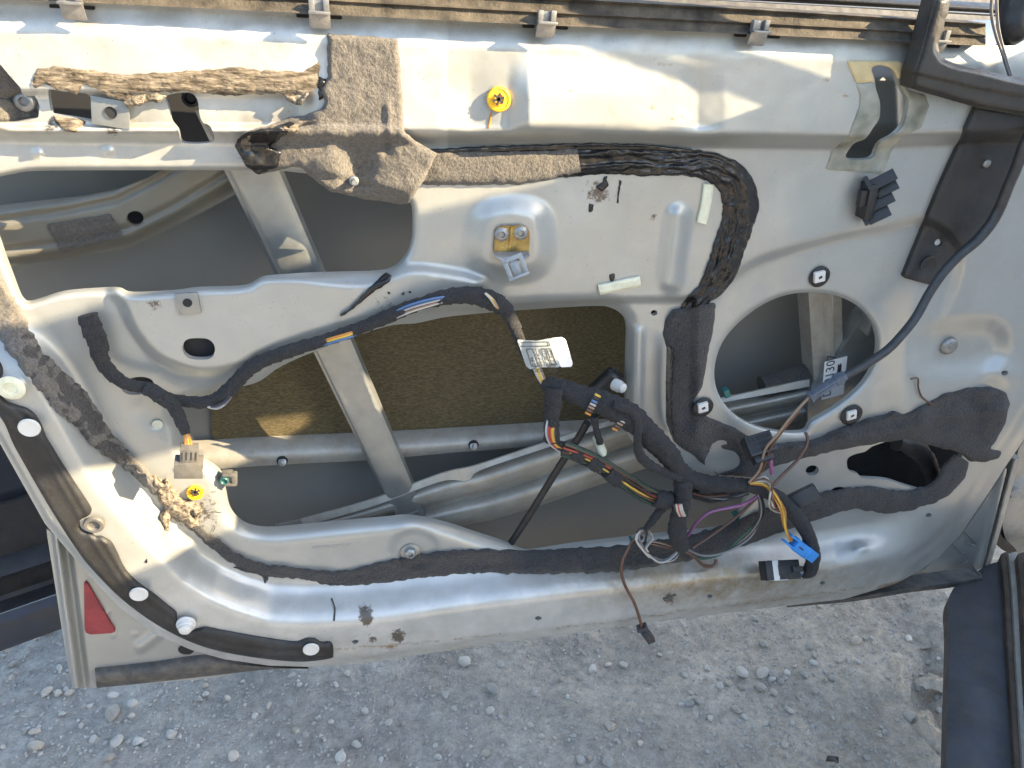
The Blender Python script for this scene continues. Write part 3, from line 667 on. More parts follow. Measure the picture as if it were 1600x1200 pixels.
def text(s, p, ex, ey, size, parent, m=M['ink'], name='lettering'):
    """flat print: ex is the reading direction, ey the up direction of the letters"""
    cu = bpy.data.curves.new(name, 'FONT'); cu.body = s; cu.size = size; cu.resolution_u = 2
    tmp = bpy.data.objects.new('tmp_text', cu); COL.objects.link(tmp)
    dg = bpy.context.evaluated_depsgraph_get(); dg.update()
    me0 = tmp.evaluated_get(dg).to_mesh()
    vs_ = [v_.co.copy() for v_ in me0.vertices]; fs = [tuple(p_.vertices) for p_ in me0.polygons]
    tmp.evaluated_get(dg).to_mesh_clear(); bpy.data.objects.remove(tmp); bpy.data.curves.remove(cu)
    ex = Vector(ex).normalized(); ey = Vector(ey).normalized()
    return meshobj(name, [Vector(p) + ex * c.x + ey * c.y for c in vs_], fs, m, parent, smooth=False)
sA = Vector(at(np.array([1284.]), np.array([625.]), np.array([-.0460]))[0]); sB = Vector(at(np.array([1289.]), np.array([566.]), np.array([-.0460]))[0]); sC = Vector(at(np.array([1318.]), np.array([616.]), np.array([-.0460]))[0])
exx = (sB - sA); eyy = -(sC - sA)
text('D09', sA - eyy * .40 + exx * .05, exx, eyy, .0135, stk); text('01307', sA - eyy * .46 + exx * .40, exx, eyy, .0145, stk)
bm = bmesh.new()
for i in range(5):
    addbox(bm, sA - eyy * (.62 + .035 * i) + exx * (.72 + .02 * (i % 2)), (exx.normalized(), eyy.normalized(), Vector((0, -1, 0))), (.006 - .0008 * (i % 3), .00035, .0001))
bmobj('fine_print', bm, M['ink'], stk, smooth=False)
# behind the right cut-out: brown harness boot
tube('inner_boot', [(1400, 692, -.03), (1430, 700, -.035), (1452, 730, -.04), (1462, 775, -.05)], [.008, .011, .010, .008], M['strip'], door, 10, .005, .1, .15)
sheet('cavity_shade_sheet', [(1300, 660), (1540, 660), (1520, 800), (1300, 800)], off_d(-.085), M['dark'], door, cell=20)  # dark sheet in place of the shade inside the right cut-out
sheet('cavity_shade_sheet', [(40, 120), (345, 125), (350, 236), (40, 225)], off_d(-.075), M['dark'], door, cell=20)  # dark sheet painting the shade behind the upper left openings
bm = bmesh.new()
bp = lathe('hidden_bolt', at(np.array([299.]), np.array([152.]), np.array([-.02]))[0], (0, -1, 0), [(.006, 0), (.006, .004), (.004, .005), (.003, .002), (0, .002)], M['black'], door, 14); bm.free()
# pocket wall behind the long tab cut-out
def tabd(x, y, F): return -.012 - .020 * sstep((y - 190) / 50) - .010 * sstep((x - np.interp(y, [100, 200, 240], [1398, 1402, 1380])) / 12) - .012 * sstep((130 - y) / 40)
sheet('pocket_wall', cr([(1345, 92), (1385, 90), (1415, 110), (1432, 160), (1420, 210), (1385, 240), (1370, 262), (1312, 260), (1320, 225), (1350, 200), (1362, 160), (1352, 120)], 6, True), tabd, M['primer'], door, cell=4)

# ---------------------------------------------------------------- things glued or clipped to the inner sheet
Hb = lambda x, y: H(x, y)
def patch(name, poly, m, thick, parent=door, amp=1.6, edge=10.0, cell=4.0, rnd=.0012, seed=0, extra=None, holes=(), freq=.12):
    pg = rough(poly, amp, freq, 4.0, seed) if amp else np.asarray(poly, float)
    def dd(x, y, F):
        b = H(x, y) + .0006 + thick * sstep(F / edge) ** .6 + rnd * fbm(x * .07 + seed, y * .07, 3) * sstep(F / edge)
        return b + (extra(x, y) if extra else 0)
    return sheet(name, pg, dd, m, parent, holes, cell=cell, rim=.0016)
# paper patch round the tab cut-out
PP = [(1300, 236), (1325, 214), (1343, 168), (1345, 150), (1338, 131), (1400, 127), (1424, 117), (1418, 140), (1446, 148), (1452, 164), (1440, 200), (1406, 216), (1392, 238), (1380, 272), (1290, 265)]
pp = patch('paper_patch', PP, M['paper'], .0009, amp=1.0, edge=3, cell=3.5, rnd=.0004, holes=[HOLE_TAB])
lab(pp, 'aged grey paper patch round the long cut-out')
pq = patch('paper_patch', [(1323, 95), (1406, 95), (1426, 114), (1423, 116), (1399, 126), (1338, 130)], M['paper_tan'], .0011, amp=.5, edge=3, cell=3, rnd=.0003, holes=[HOLE_TAB]); lab(pq, 'tan paper top of the patch')
# black multi-finger clip
bm = bmesh.new()
for i, (x0, y0, x1, y1) in enumerate(((1362, 290, 1399, 271), (1370, 302, 1402, 286), (1363, 322, 1396, 306), (1356, 344, 1390, 328))):
    a = on(x0, y0, .012); b = on(x1, y1, .018); u, v, w, L = frame(a, b, (0, -.75, .65))
    addbox(bm, (Vector(a) + Vector(b)) / 2, (u, v, w), (L * .5, .0048, .0009), .0004)
    addbox(bm, Vector(a) + Vector((0, .005, 0)), (u, v, w), (.0018, .006, .007), .0005)
mc = bmobj('finger_clip', bm, M['black'], door, sharp=30); lab(mc, 'black plastic clip with four fingers')
bm = bmesh.new(); a = on(1360, 285, .008); b = on(1349, 340, .008); u, v, w, L = frame(a, b); addbox(bm, (Vector(a) + Vector(b)) / 2, (u, v, w), (L * .5, .004, .007), .001)
a = on(1351, 296, .010); b = on(1346, 322, .010); u, v, w, L = frame(a, b); addbox(bm, (Vector(a) + Vector(b)) / 2, (u, v, w), (L * .5, .004, .003), .001)
bmobj('clip_spine', bm, M['black'], mc, sharp=30)

# black weatherstrip carrier along the rear and lower edge
WS = cr([(-120, 520), (-40, 528), (-10, 555), (4, 580), (-4, 606), (8, 626), (24, 633), (44, 640), (60, 656), (76, 692), (108, 742), (136, 784), (143, 798), (138, 806), (124, 814), (127, 828), (148, 838), (170, 844), (182, 862), (194, 888), (212, 908), (240, 928), (262, 946), (276, 958), (276, 970), (292, 986), (306, 986), (318, 980), (345, 985), (400, 995), (455, 1003), (468, 1002), (478, 998), (492, 998), (502, 1004), (518, 1004), (521, 1022), (516, 1029), (470, 1034), (410, 1029), (345, 1018), (295, 1002), (240, 973), (190, 936), (150, 896), (122, 862), (74, 787), (25, 702), (-10, 640), (-120, 560)], 5, True)
def ws_d(x, y, F):
    inner = seg(x, y, [(-60, 590), (30, 662), (70, 700), (110, 770), (150, 840), (190, 902), (240, 950), (300, 990), (360, 1008), (430, 1018), (510, 1018)])
    return H(x, y) + .0012 + .0022 * sstep(F / 4) + .0016 * np.exp(-((inner - 6) / 4) ** 2)
ws = sheet('weatherstrip_carrier', WS, ws_d, M['strip'], door, cell=4, rim=.003)
lab(ws, 'black plastic weatherstrip carrier along the rear lower edge')
def plug(name, px, py, rx, m, prof=None, off=.003, parent=door, tilt=(0, -1, 0), n=22):
    s = np.linalg.norm(at(np.array([px + 1.]), np.array([float(py)]), np.array([0.]))[0] - at(np.array([float(px)]), np.array([float(py)]), np.array([0.]))[0])
    r = rx * s
    prof = prof or [(1, 0), (1, .10), (.92, .2), (.75, .17), (.3, .16), (0, .16)]
    return lathe(name, on(px, py, off), tilt, [(a * r, b * r) for a, b in prof], m, parent, n)
plug('white_plug', 46, 668, 17, M['white'], off=.0062); plug('white_plug', 217, 928, 14, M['white'], off=.0060); plug('white_plug', 486, 1014, 12, M['white'], off=.0060)
sp_ = plug('stepped_plug', 291, 974, 15, M['white'], [(1, 0), (1, .2), (.95, .28), (.8, .3), (.8, .6), (.72, .7), (.6, .7), (.6, 1.0), (.5, 1.08), (0, 1.08)])
gr = plug('grommet', 147, 819, 16, M['grey_plastic'], [(1, 0), (1, .15), (.9, .3), (.62, .3), (.5, .12), (.5, -.1), (.42, -.1)], off=.002)
plug('grommet', 17, 606, 22, M['cream'], [(1, 0), (1, .05), (.8, .16), (.5, .16), (.42, .02), (.40, -.1)], off=.002)
plug('flat_plug', 246, 663, 9, M['cream'], off=.0015); 
for a, b in ((779, 155), (305, 769)):
    yc_ = plug('yellow_clip', a, b, 18 if b < 400 else 13.5, M['yellow'], [(1, 0), (1, .25), (.93, .36), (.8, .40), (.76, .30), (.55, .30), (.52, .42), (.4, .44), (.36, .2), (0, .2)], off=.001, tilt=(0, -1, .15))
    bm = bmesh.new()
    for k in range(3):
        t = k * math.pi / 3 + .3; u = Vector((math.cos(t), 0, math.sin(t)))
        addbox(bm, Vector(on(a, b, .0065 if b < 400 else .005)), (u, Vector((0, 1, 0)).cross(u), Vector((0, -1, 0))), (.0042, .0008, .0004))
    bmobj('clip_cross', bm, M['ink'], yc_, smooth=False)
for px, py in ((1280, 432), (1098, 636), (1330, 648)):
    g = plug('clip_ring', px, py, 15.5, M['black'], [(1, 0), (1, .12), (.85, .22), (.6, .2), (.5, .1), (0, .1)], off=.001)
    bm = bmesh.new(); c = Vector(on(px, py, .004)); addbox(bm, c, (Vector((.97, 0, .22)), Vector((-.22, 0, .97)), Vector((0, -1, 0))), (.0052, .0052, .0022), .0012); q = bmobj('square_nut', bm, M['white'], g)
    bm = bmesh.new(); addbox(bm, c + Vector((0, -.0024, 0)), (Vector((.8, 0, .5)), Vector((-.5, 0, .8)), Vector((0, -1, 0))), (.0018, .0012, .0002)); bmobj('nut_slot', bm, M['ink'], q, smooth=False)
# fasteners
def bolt(px, py, r, m=M['zinc'], off=.001, parent=door, hexa=True, name='bolt', tilt=(0, -1, .1)):
    b = lathe(name, on(px, py, off), tilt, [(r * 1.7, 0), (r * 1.7, .0012), (r * 1.25, .002), (r * 1.1, .0022)], m, parent, 16)
    lathe('bolt_head', on(px, py, off + .002), tilt, [(r, 0), (r, r * .75), (r * .8, r * .95), (r * .45, r), (r * .4, r * .6), (0, r * .6)], m, b, 6 if hexa else 16)
    return b
bolt(641, 862, .0058, M['galv']); bolt(42, 157, .0065, M['zinc'], -.012, hexa=False)
lathe('stud', at(np.array([553.]), np.array([282.]), np.array([.012]))[0], (0, -1, .1), [(.0034, 0), (.0034, .003), (.0022, .0035), (.0022, .009), (.0017, .010), (0, .010)], M['galv'], door, 14)
plug('dome_bolt', 1481, 540, 12.5, M['zinc'], [(1, 0), (.98, .2), (.85, .42), (.6, .52), (.3, .5), (0, .5)], off=.001)
# white stop beside the lower cut-out
lathe('white_stop', at(np.array([968.]), np.array([604.]), np.array([.004]))[0], (.5, -1, .1), [(.0058, -.006), (.0058, 0), (.005, .002), (.0045, .005), (.0028, .006), (0, .006)], M['white'], door, 16)
lathe('dark_roller', at(np.array([955.]), np.array([592.]), np.array([-.02]))[0], (.55, -.2, .8), [(.010, -.03), (.010, .006), (.007, .009), (0, .009)], M['black'], door, 16)
# nut plates
def platebox(name, px, py, hx, hz, m, off=.0015, rot=0.0, th=.0012, parent=door):
    bm = bmesh.new(); c, s = math.cos(rot), math.sin(rot)
    addbox(bm, Vector(on(px, py, off)), (Vector((c, 0, s)), Vector((-s, 0, c)), Vector((0, -1, 0))), (hx, hz, th), .0006)
    return bmobj(name, bm, m, parent)
nb = platebox('nut_plate', 294, 474, .0080, .0086, M['galv'], .002, .04); lathe('nut_hole', on(293, 473, .0034), (0, -1, 0), [(.0033, 0), (.0033, .0008), (.0026, .0004), (.0024, -.001), (0, -.001)], M['dark'], nb, 14)
nb = platebox('nut_plate', 173, 176, .0112, .0088, M['galv'], .005, -.16, .0012); lathe('nut_hole', on(173, 176, .0064), (0, -1, 0), [(.0038, 0), (.0038, .0008), (.0032, .0004), (.0030, -.001), (0, -.001)], M['dark'], nb, 14)
# bracket with two rivets
BR = [(773, 362), (776, 355), (783, 352), (814, 351), (822, 354), (827, 362), (826, 394), (827, 396), (818, 404), (820, 414), (802, 416), (796, 405), (783, 403), (772, 394)]
bd_ = max(Hs(797, 375), Hs(778, 360), Hs(820, 360)) + .0008
br = prism('hook_bracket', [at(np.array([float(x)]), np.array([float(y)]), np.array([bd_]))[0] for x, y in [(773, 362), (776, 355), (783, 352), (814, 351), (822, 354), (827, 362), (826, 393), (771, 393)]], (0, -.0018, 0), M['gold'], door, bev=.0006)
lab(br, 'yellow passivated bracket with two rivets and a hook')
prism('bracket_lip', [at(np.array([float(x)]), np.array([float(y)]), np.array([bd_ + o_]))[0] for x, y, o_ in ((771, 392.5, .0018), (826, 392.5, .0018), (827, 397, .006), (818, 404, .008), (784, 404, .008), (772, 397, .006))], (0, -.0012, -.0012), M['zinc'], br, bev=.0003)
a = Vector(on(800, 404, .010)); b = Vector(on(811, 432, .022)); u, v, w, L = frame(a, b)
bm = bmesh.new()
for sgn in (-1, 1): addbox(bm, (a + b) / 2 + v * .0065 * sgn, (u, v, w), (L * .5, .0018, .0010), .0003)
addbox(bm, (a + b) / 2 - w * .002, (u, v, w), (L * .45, .0032, .0008), .0003)
addbox(bm, b, (u, v, w), (.0012, .0085, .0024), .0004); addbox(bm, a, (u, v, w), (.002, .0085, .0010), .0003)
bmobj('hook', bm, M['zinc'], br, sharp=30)
addb = bmesh.new(); addbox(addb, Vector(at(np.array([797.]), np.array([374.]), np.array([bd_ + .0014]))[0]), (Vector((0, 0, 1)), Vector((1, 0, 0)), Vector((0, -1, 0))), (.010, .0011, .0012), .0008); bmobj('bracket_rib', addb, M['gold'], br)
for px, py in ((784, 366), (814, 364)):
    lathe('rivet', at(np.array([float(px)]), np.array([float(py)]), np.array([bd_ + .0016]))[0], (0, -1, .1), [(.0056, 0), (.0056, .0008), (.0046, .0018), (.0026, .0022), (.002, .0006), (0, .0004)], M['zinc'], br, 18)
# cream foam tape strips
for pts, w_ in ((((936, 453), (968, 446), (1001, 439)), 8.5), (((1107, 288), (1103, 318), (1096, 349)), 8.5)):
    ribbon('foam_tape', [(x, y, w_) for x, y in pts], M['cream'], .0022, door, Hb, jag=.6, rnd=.0003, seed=pts[0][0])
# felt and butyl
F1 = [(512, 51), (530, 54), (560, 56), (590, 58), (623, 61), (624, 90), (628, 130), (630, 170), (631, 206), (650, 222), (683, 240), (672, 262), (662, 285), (650, 297), (640, 318), (626, 320), (560, 309), (518, 299), (500, 288), (468, 262), (452, 262), (430, 268), (402, 273), (385, 262), (366, 228), (385, 206), (420, 196), (452, 184), (478, 180), (500, 170), (508, 160), (500, 140), (512, 120), (511, 80)]
def f1x(x, y):
    pit = .016 * np.exp(-(((x - 560) / 24) ** 2 + ((y - 262) / 34) ** 2)) + .007 * np.exp(-(((x - 604) / 10) ** 2 + ((y - 226) / 18) ** 2)) - .006 * np.exp(-(((x - 510) / 34) ** 2 + ((y - 252) / 22) ** 2))
    yc = np.interp(x, [0, 640, 700], [200, 204, 204])
    over = .016 * sstep((y - 190) / 30) * sstep((330 - y) / 40) * sstep((x - 380) / 60)
    return over - pit + .003 * np.exp(-((x - (607 + .05 * (y - 180))) / 5) ** 2) * sstep((y - 140) / 40) * sstep((240 - y) / 40) + .0022 * fbm(x * .03, y * .03, 2) * sstep((y - 170) / 40)
f1 = patch('felt_patch', F1, M['felt_tan'], .0045, amp=2.6, edge=5, cell=3.5, rnd=.0012, seed=3, extra=f1x); lab(f1, 'dusty brown felt patch hanging over the upper cut-out')
ribbon('felt_strip', [(640, 262, 27), (690, 262, 28), (760, 262, 28), (830, 260, 26), (880, 254, 24), (905, 250, 22)], M['felt_tan'], .0055, door, Hb, jag=2.5, rnd=.0012, seed=5, nt=14)
bt = ribbon('butyl_strip', [(868, 256, 22), (900, 252, 25), (950, 250, 23), (1010, 252, 23), (1070, 254, 22), (1115, 262, 24), (1145, 283, 28), (1157, 315, 29), (1152, 350, 26), (1140, 385, 25), (1130, 415, 25), (1118, 440, 22), (1098, 462, 16), (1078, 480, 13), (1066, 498, 9)], M['butyl'], .0024, door, Hb, jag=2.2, rnd=.0010, seed=9, nt=26, step=2.5, fold=.0034); lab(bt, 'wrinkled glossy black butyl strip')
ribbon('butyl_strip', [(672, 238, 5), (740, 235, 6), (830, 232, 6), (930, 230, 6), (1010, 231, 5), (1080, 236, 4)], M['butyl'], .003, door, Hb, jag=2, rnd=.001, seed=19, nt=8)
F3 = [(1052, 486), (1070, 480), (1119, 473), (1117, 500), (1106, 555), (1098, 605), (1085, 625), (1090, 640), (1108, 652), (1150, 668), (1180, 684), (1200, 694), (1260, 690), (1300, 676), (1340, 660), (1378, 650), (1395, 642), (1410, 646), (1440, 634), (1470, 616), (1510, 606), (1548, 605), (1572, 614), (1578, 632), (1572, 660), (1556, 690), (1545, 700), (1566, 707), (1560, 716), (1540, 723), (1515, 721), (1496, 706), (1470, 700), (1440, 692), (1420, 686), (1385, 690), (1340, 698), (1290, 708), (1240, 721), (1200, 732), (1180, 745), (1120, 742), (1080, 712), (1052, 690), (1043, 668), (1042, 600), (1043, 548), (1033, 520), (1040, 500)]
def f3x(x, y): return .004 * np.exp(-((y - np.interp(x, [1180, 1290, 1400, 1480, 1560], [712, 692, 672, 650, 640])) / 7) ** 2) * (x > 1170) + .004 * fbm(x * .025, y * .025, 2) - .004 * S(np.hypot(x - 1128, y - 712) - 26, 6)
f3 = patch('felt_sheet', F3, M['felt'], .0045, amp=1.8, edge=6, cell=4, rnd=.001, seed=13, extra=f3x, holes=[ell(1128, 722, 27, 17)]); lab(f3, 'charcoal felt sheet curving under the speaker hole')
loft('felt_fold', [(1044, 545), (1043, 600), (1043, 660), (1048, 672)], [(1053, 545), (1051, 600), (1051, 660), (1056, 690)], 5, lambda v, u: .001 + .012 * np.sin(v * 2.6) , M['butyl'], f3, 24, .004)
f4a = ribbon('felt_strip', [(-60, 400, 26), (-20, 450, 24), (8, 492, 27), (28, 530, 25), (48, 562, 21), (78, 592, 24), (108, 624, 27), (136, 654, 22), (162, 688, 18), (190, 712, 13), (222, 742, 11), (250, 768, 11)], M['felt_tan'], .006, door, Hb, jag=6, rnd=.0022, seed=23, nt=14, fold=.0012); lab(f4a, 'torn felt strip along the rear edge of the sheet')
ribbon('felt_strip', [(30, 528, 20), (50, 560, 20), (80, 594, 23), (108, 625, 26), (136, 655, 21), (162, 688, 17), (190, 713, 12), (222, 743, 10)], M['felt'], .0060, door, Hb, jag=5, rnd=.002, seed=29, nt=14)
cr_ = patch('foam_crumbs', [(232, 742), (262, 752), (280, 775), (306, 784), (316, 798), (310, 812), (300, 806), (318, 825), (300, 828), (285, 815), (268, 812), (262, 830), (250, 812), (256, 795), (245, 775)], M['crumb'], .006, amp=7, edge=5, cell=3, rnd=.005, seed=31, freq=.2); lab(cr_, 'crumbled light brown foam')
f4 = ribbon('felt_strip', [(285, 806, 6), (310, 828, 8), (340, 854, 9), (375, 877, 9), (420, 891, 9), (480, 898, 9), (540, 903, 12), (600, 894, 17), (660, 884, 19), (740, 877, 19), (830, 878, 19), (900, 876, 20), (970, 872, 20), (1040, 862, 20), (1100, 850, 20), (1160, 832, 21), (1220, 808, 22), (1280, 790, 20), (1330, 779, 17), (1370, 780, 20), (1400, 784, 18), (1440, 776, 15), (1472, 762, 17), (1490, 738, 19), (1503, 716, 14)], M['felt'], .0042, door, Hb, jag=3.5, rnd=.0020, seed=37, nt=16); lab(f4, 'long charcoal felt strip under the lower cut-out')
for k, pg in enumerate(([(362, 884), (400, 888), (420, 905), (414, 913), (408, 900), (380, 893)], [(490, 905), (520, 903), (540, 908), (530, 916), (500, 912)])):
    patch('felt_scrap', pg, M['felt'], .002, amp=3, edge=3, cell=2.5, seed=k * 5 + 2)
# dried glue runs and smears
gl = patch('glue_line', [(52, 122), (60, 108), (85, 104), (115, 107), (150, 112), (200, 117), (260, 114), (320, 110), (372, 105), (400, 110), (440, 112), (478, 110), (498, 98), (500, 130), (490, 142), (476, 148), (466, 164), (452, 158), (440, 147), (410, 146), (380, 149), (330, 148), (280, 144), (240, 144), (205, 148), (203, 160), (172, 152), (148, 138), (128, 132), (118, 150), (104, 142), (88, 140), (70, 130), (56, 140), (50, 130)], M['glue'], .0008, amp=3.5, edge=6, cell=2.5, rnd=.0007, seed=41, extra=lambda x, y: 0.0010 * (1 - np.abs(fbm(x * .02 + 4, y * .2 + .06 * x, 3))) ** 5 + .008 * sstep((y - 138) / 14) * sstep((206 - y) / 12)); lab(gl, 'streaky weathered brown glue line')
patch('glue_line', [(82, 181), (100, 184), (135, 190), (130, 196), (118, 200), (125, 207), (100, 205), (88, 194)], M['glue'], .0025, amp=3, edge=4, cell=2.5, rnd=.002, seed=43)
patch('glue_line', [(372, 218), (395, 205), (430, 196), (470, 190), (500, 184), (470, 200), (452, 214), (430, 210), (400, 226), (395, 250), (380, 245)], M['glue'], .003, amp=4, edge=4, cell=3, rnd=.003, seed=47, extra=lambda x, y: .018 + 0 * x)
for k, (pg, m_) in enumerate((([(366, 226), (384, 206), (420, 200), (450, 190), (470, 196), (440, 214), (420, 230), (440, 240), (432, 262), (404, 271), (386, 262)], 'butyl'), ([(205, 150), (240, 146), (262, 150), (250, 158), (215, 164), (200, 170), (190, 160)], 'crumb'), ([(440, 150), (470, 148), (486, 142), (470, 166), (455, 160)], 'crumb'), ([(498, 120), (512, 122), (508, 150), (500, 158), (496, 140)], 'butyl'))):
    patch('glue_scrap', pg, M[m_], .0020, amp=3.5, edge=4, cell=2.5, rnd=.002, seed=71 + k, freq=.2, extra=(lambda x, y: .0195 + 0 * x) if k == 0 else ((lambda x, y: .009 * sstep((y - 138) / 14)) if k in (1, 2) else None))
ds_ = patch('dark_pad', [(-60, 150), (0, 152), (40, 162), (60, 168), (61, 184), (30, 190), (-60, 192)], M['felt_tan'], .003, amp=1.5, edge=4, seed=51, extra=lambda x, y: -.012 + 0 * x)
sheet('dark_fold', [(-60, 70), (0, 96), (18, 120), (34, 140), (30, 152), (-60, 152)], lambda x, y, F: H(x, y) - .008 + .006 * sstep((130 - y) / 30), M['felt_grey'], door, cell=4, rim=.004)
sm = ribbon('glue_smear', [(532, 493, 1.8), (548, 483, 2.4), (566, 466, 3.6), (582, 452, 5), (596, 441, 7.5), (604, 434, 8), (608, 428, 5)], M['butyl'], .0024, door, Hb, jag=1.6, rnd=.0006, seed=53, nt=8, step=2.5); lab(sm, 'black glue smear below the upper cut-out')
for k, (pg, m_) in enumerate((([(921, 318), (928, 320), (926, 330), (920, 333)], 'butyl'), ([(930, 292), (948, 282), (952, 290), (940, 300)], 'butyl'), ([(944, 276), (950, 274), (944, 292), (938, 300)], 'butyl'), ([(968, 282), (971, 283), (966, 318), (964, 318)], 'butyl'), ([(952, 430), (962, 427), (960, 437), (954, 441)], 'butyl'),
        ([(1036, 935), (1058, 927), (1056, 932), (1038, 940)], 'felt_grey'), ([(225, 878), (231, 880), (229, 874)], 'butyl'), ([(604, 457), (611, 455), (609, 461)], 'butyl'), ([(627, 459), (632, 456), (632, 462)], 'butyl'), ([(638, 456), (644, 454), (642, 460)], 'butyl'))):
    patch('residue', pg, M[m_], .0010, amp=1.6, edge=2, cell=2.0, rnd=.0004, seed=60 + k, freq=.3)
tube('glue_thread', [(518, 935, Hs(518, 935) + .001), (523, 950, Hs(523, 950) + .001), (522, 970, Hs(522, 970) + .001)], .0009, M['felt'], door, 5, .003, 0, .4)
for k in range(9):
    a = random.random() * 6.28; px = 318 + random.gauss(0, 26); py = 790 + random.gauss(0, 34)
    L_ = random.uniform(3, 8); b = a + random.uniform(-1.2, 1.2)
    pts = [(px, py), (px + L_ * math.cos(a), py + L_ * .7 * math.sin(a)), (px + L_ * (math.cos(a) + math.cos(b)), py + L_ * .7 * (math.sin(a) + math.sin(b)))]
    tube('fibre', [(x, y, Hs(x, y) + .0012) for x, y in pts], .00028, M['felt'], cr_, 4, .003)
# teal catch and small boxes at the edge of the cut-outs
bm = bmesh.new(); c = Vector(at(np.array([355.]), np.array([745.]), np.array([-.006]))[0]); ax = (Vector((1, 0, -.1)).normalized(), Vector((0, 1, 0)), Vector((.1, 0, 1)).normalized())
addbox(bm, c, ax, (.0045, .004, .0055), .0008); addbox(bm, c + Vector((.0062, -.002, -.001)), ax, (.0022, .0035, .006), .0008); addbox(bm, c + Vector((.002, -.004, .0048)), ax, (.005, .0016, .0014), .0005); addbox(bm, c + Vector((.002, -.004, -.0052)), ax, (.0045, .0016, .0014), .0005)
ct = bmobj('edge_clip', bm, M['grey_plastic'], door); lathe('clip_eye', c + Vector((-.002, -.0042, 0)), (0, -1, 0), [(.0036, 0), (.0036, .002), (.003, .0026), (.002, .001), (0, .001)], M['teal'], ct, 14)
for px, py in ((985, 846), (1150, 806), (1134, 613)):
    bm = bmesh.new(); addbox(bm, Vector(at(np.array([float(px)]), np.array([float(py)]), np.array([-.012]))[0]), (Vector((.9, 0, .43)), Vector((-.43, 0, .9)), Vector((0, -1, 0))), (.0030, .0045, .004), .001); bmobj('edge_clip', bm, M['teal'], door)
# stamped number on the lower flange
bm = bmesh.new()
for i in range(13):
    addbox(bm, Vector(on(489 + i * 4.8, 856 - i * .45, .0003)), (Vector((1, 0, 0)), Vector((0, 0, 1)), Vector((0, -1, 0))), (.0009, .0014 if i % 3 else .0009, .0004), .0002)
bmobj('stamped_number', bm, M['paint2'], door)
tube('bent_wire', [(1423, 592, Hs(1423, 592) + .004), (1434, 591, Hs(1434, 591) + .004), (1435, 606, Hs(1435, 606) + .003), (1442, 622, Hs(1442, 622) + .003), (1460, 634, Hs(1460, 634) + .004)], .0009, M['w_brown'], door, 6, .002)
sd = [(1240, 770), (1210, 800)]

ribbon('rust_drip', [(768, 174, 1.6), (766, 186, 2.2), (764, 196, 3.0), (764, 200, 2.0)], M['w_orange'], .0003, door, Hb, jag=.8, rnd=.0001, nt=5, step=2, off=.0006)
# ================================================================ wiring harness hanging on the door
har = empty('wiring_harness', tuple(on(860, 610, .02)), 'black cloth-taped wiring harness with loose coloured wires hanging across the door', 'wiring harness')
def T(name, pts, r, m='tape', parent=har, n=14, **k):
    r = r * .88 if np.isscalar(r) else [q * .88 for q in r]
    return tube(name, pts, r, M[m] if isinstance(m, str) else m, parent, n, min(k.pop('step', .001), .001), k.pop('wrap', .17), k.pop('noise', .13), True, k.pop('flat', 1.0), k.pop('wrapn', .0095))
def Wr(pts, m, r=.0009, parent=har, name='wire', n=6):
    if name == 'wire' and len(pts) > 3: pts = [pts[0]] + [(x + random.gauss(0, 1.6), y + random.gauss(0, 1.3), d + random.gauss(0, .0012)) for x, y, d in pts[1:-1]] + [pts[-1]]
    return tube(name, pts, r, M[m], parent, n, .004)
trunk1 = T('taped_branch', [(136, 492, .010), (143, 512, .012), (153, 535, .013), (157, 560, .013), (175, 585, .014), (200, 600, .016), (232, 607, .016), (262, 622, .016), (300, 628, .016), (335, 626, .014), (362, 606, .012), (388, 578, .012), (430, 556, .014), (490, 537, .015), (540, 521, .015), (600, 497, .016), (640, 480, .018), (680, 468, .019), (725, 461, .02), (762, 468, .02), (788, 482, .02), (800, 502, .018), (812, 530, .018), (826, 562, .018), (838, 582, .018)],
           [.0074, .0078, .0072, .0056, .0052, .0050, .0052, .0050, .0050, .0058, .0064, .0064, .0060, .0056, .0054, .0055, .0054, .0056, .0066, .0072, .0066, .0058, .0050, .0046, .0042], step=.0025)
lab(trunk1, 'long black taped branch crossing from the left to the tag')
for k, (c, dy) in enumerate((('w_orange', 1), ('w_yellow', 4), ('w_blue', 8))):
    Wr([(506, 531 + dy, .0185), (522, 526 + dy, .0212), (540, 521 + dy, .0208), (556, 515 + dy, .018)], c, .00095, trunk1, 'bare_wire')
for k, (c, dy) in enumerate((('w_blue', 0), ('w_blue', 3), ('w_white', 5), ('w_brown', 7), ('w_tan', 9), ('w_black', 2), ('w_white', 11))):
    Wr([(620, 485 + dy, .020), (645, 475 + dy, .0238), (675, 467 + dy * .9, .0248), (704, 462 + dy * .5, .022)], c, .00095, trunk1, 'bare_wire')
for k, c in enumerate(('w_white', 'w_blue', 'w_brown', 'w_black')):
    Wr([(322 + k, 634 + k, .018), (338, 638 - k * 1.5, .021), (350, 632 - k * 1.2, .020), (360, 620 - k, .017)], c, .0013, trunk1, 'bare_wire')
for k, c in enumerate(('w_white', 'w_yellow', 'w_tan')):
    Wr([(758 + k * 3, 458 + k * 2, .026), (766 + k * 3, 466 + k * 2, .028), (774 + k * 2, 478 + k * 2, .027)], c, .0011, trunk1, 'bare_wire')
br2 = T('taped_branch', [(228, 606, .018), (250, 618, .022), (268, 632, .025), (279, 648, .028), (286, 664, .031), (291, 678, .034)], [.0060, .0062, .0058, .0054, .0046, .0034], step=.0025)
for k, (c, dx) in enumerate((('w_orange', -4), ('w_yellow', 0), ('w_orange', 3), ('w_tan', -1))):
    Wr([(291 + dx * .3, 676, .035), (294 + dx, 688, .037), (295 + dx * 1.4, 700, .038)], c, .0011, br2, 'wire')
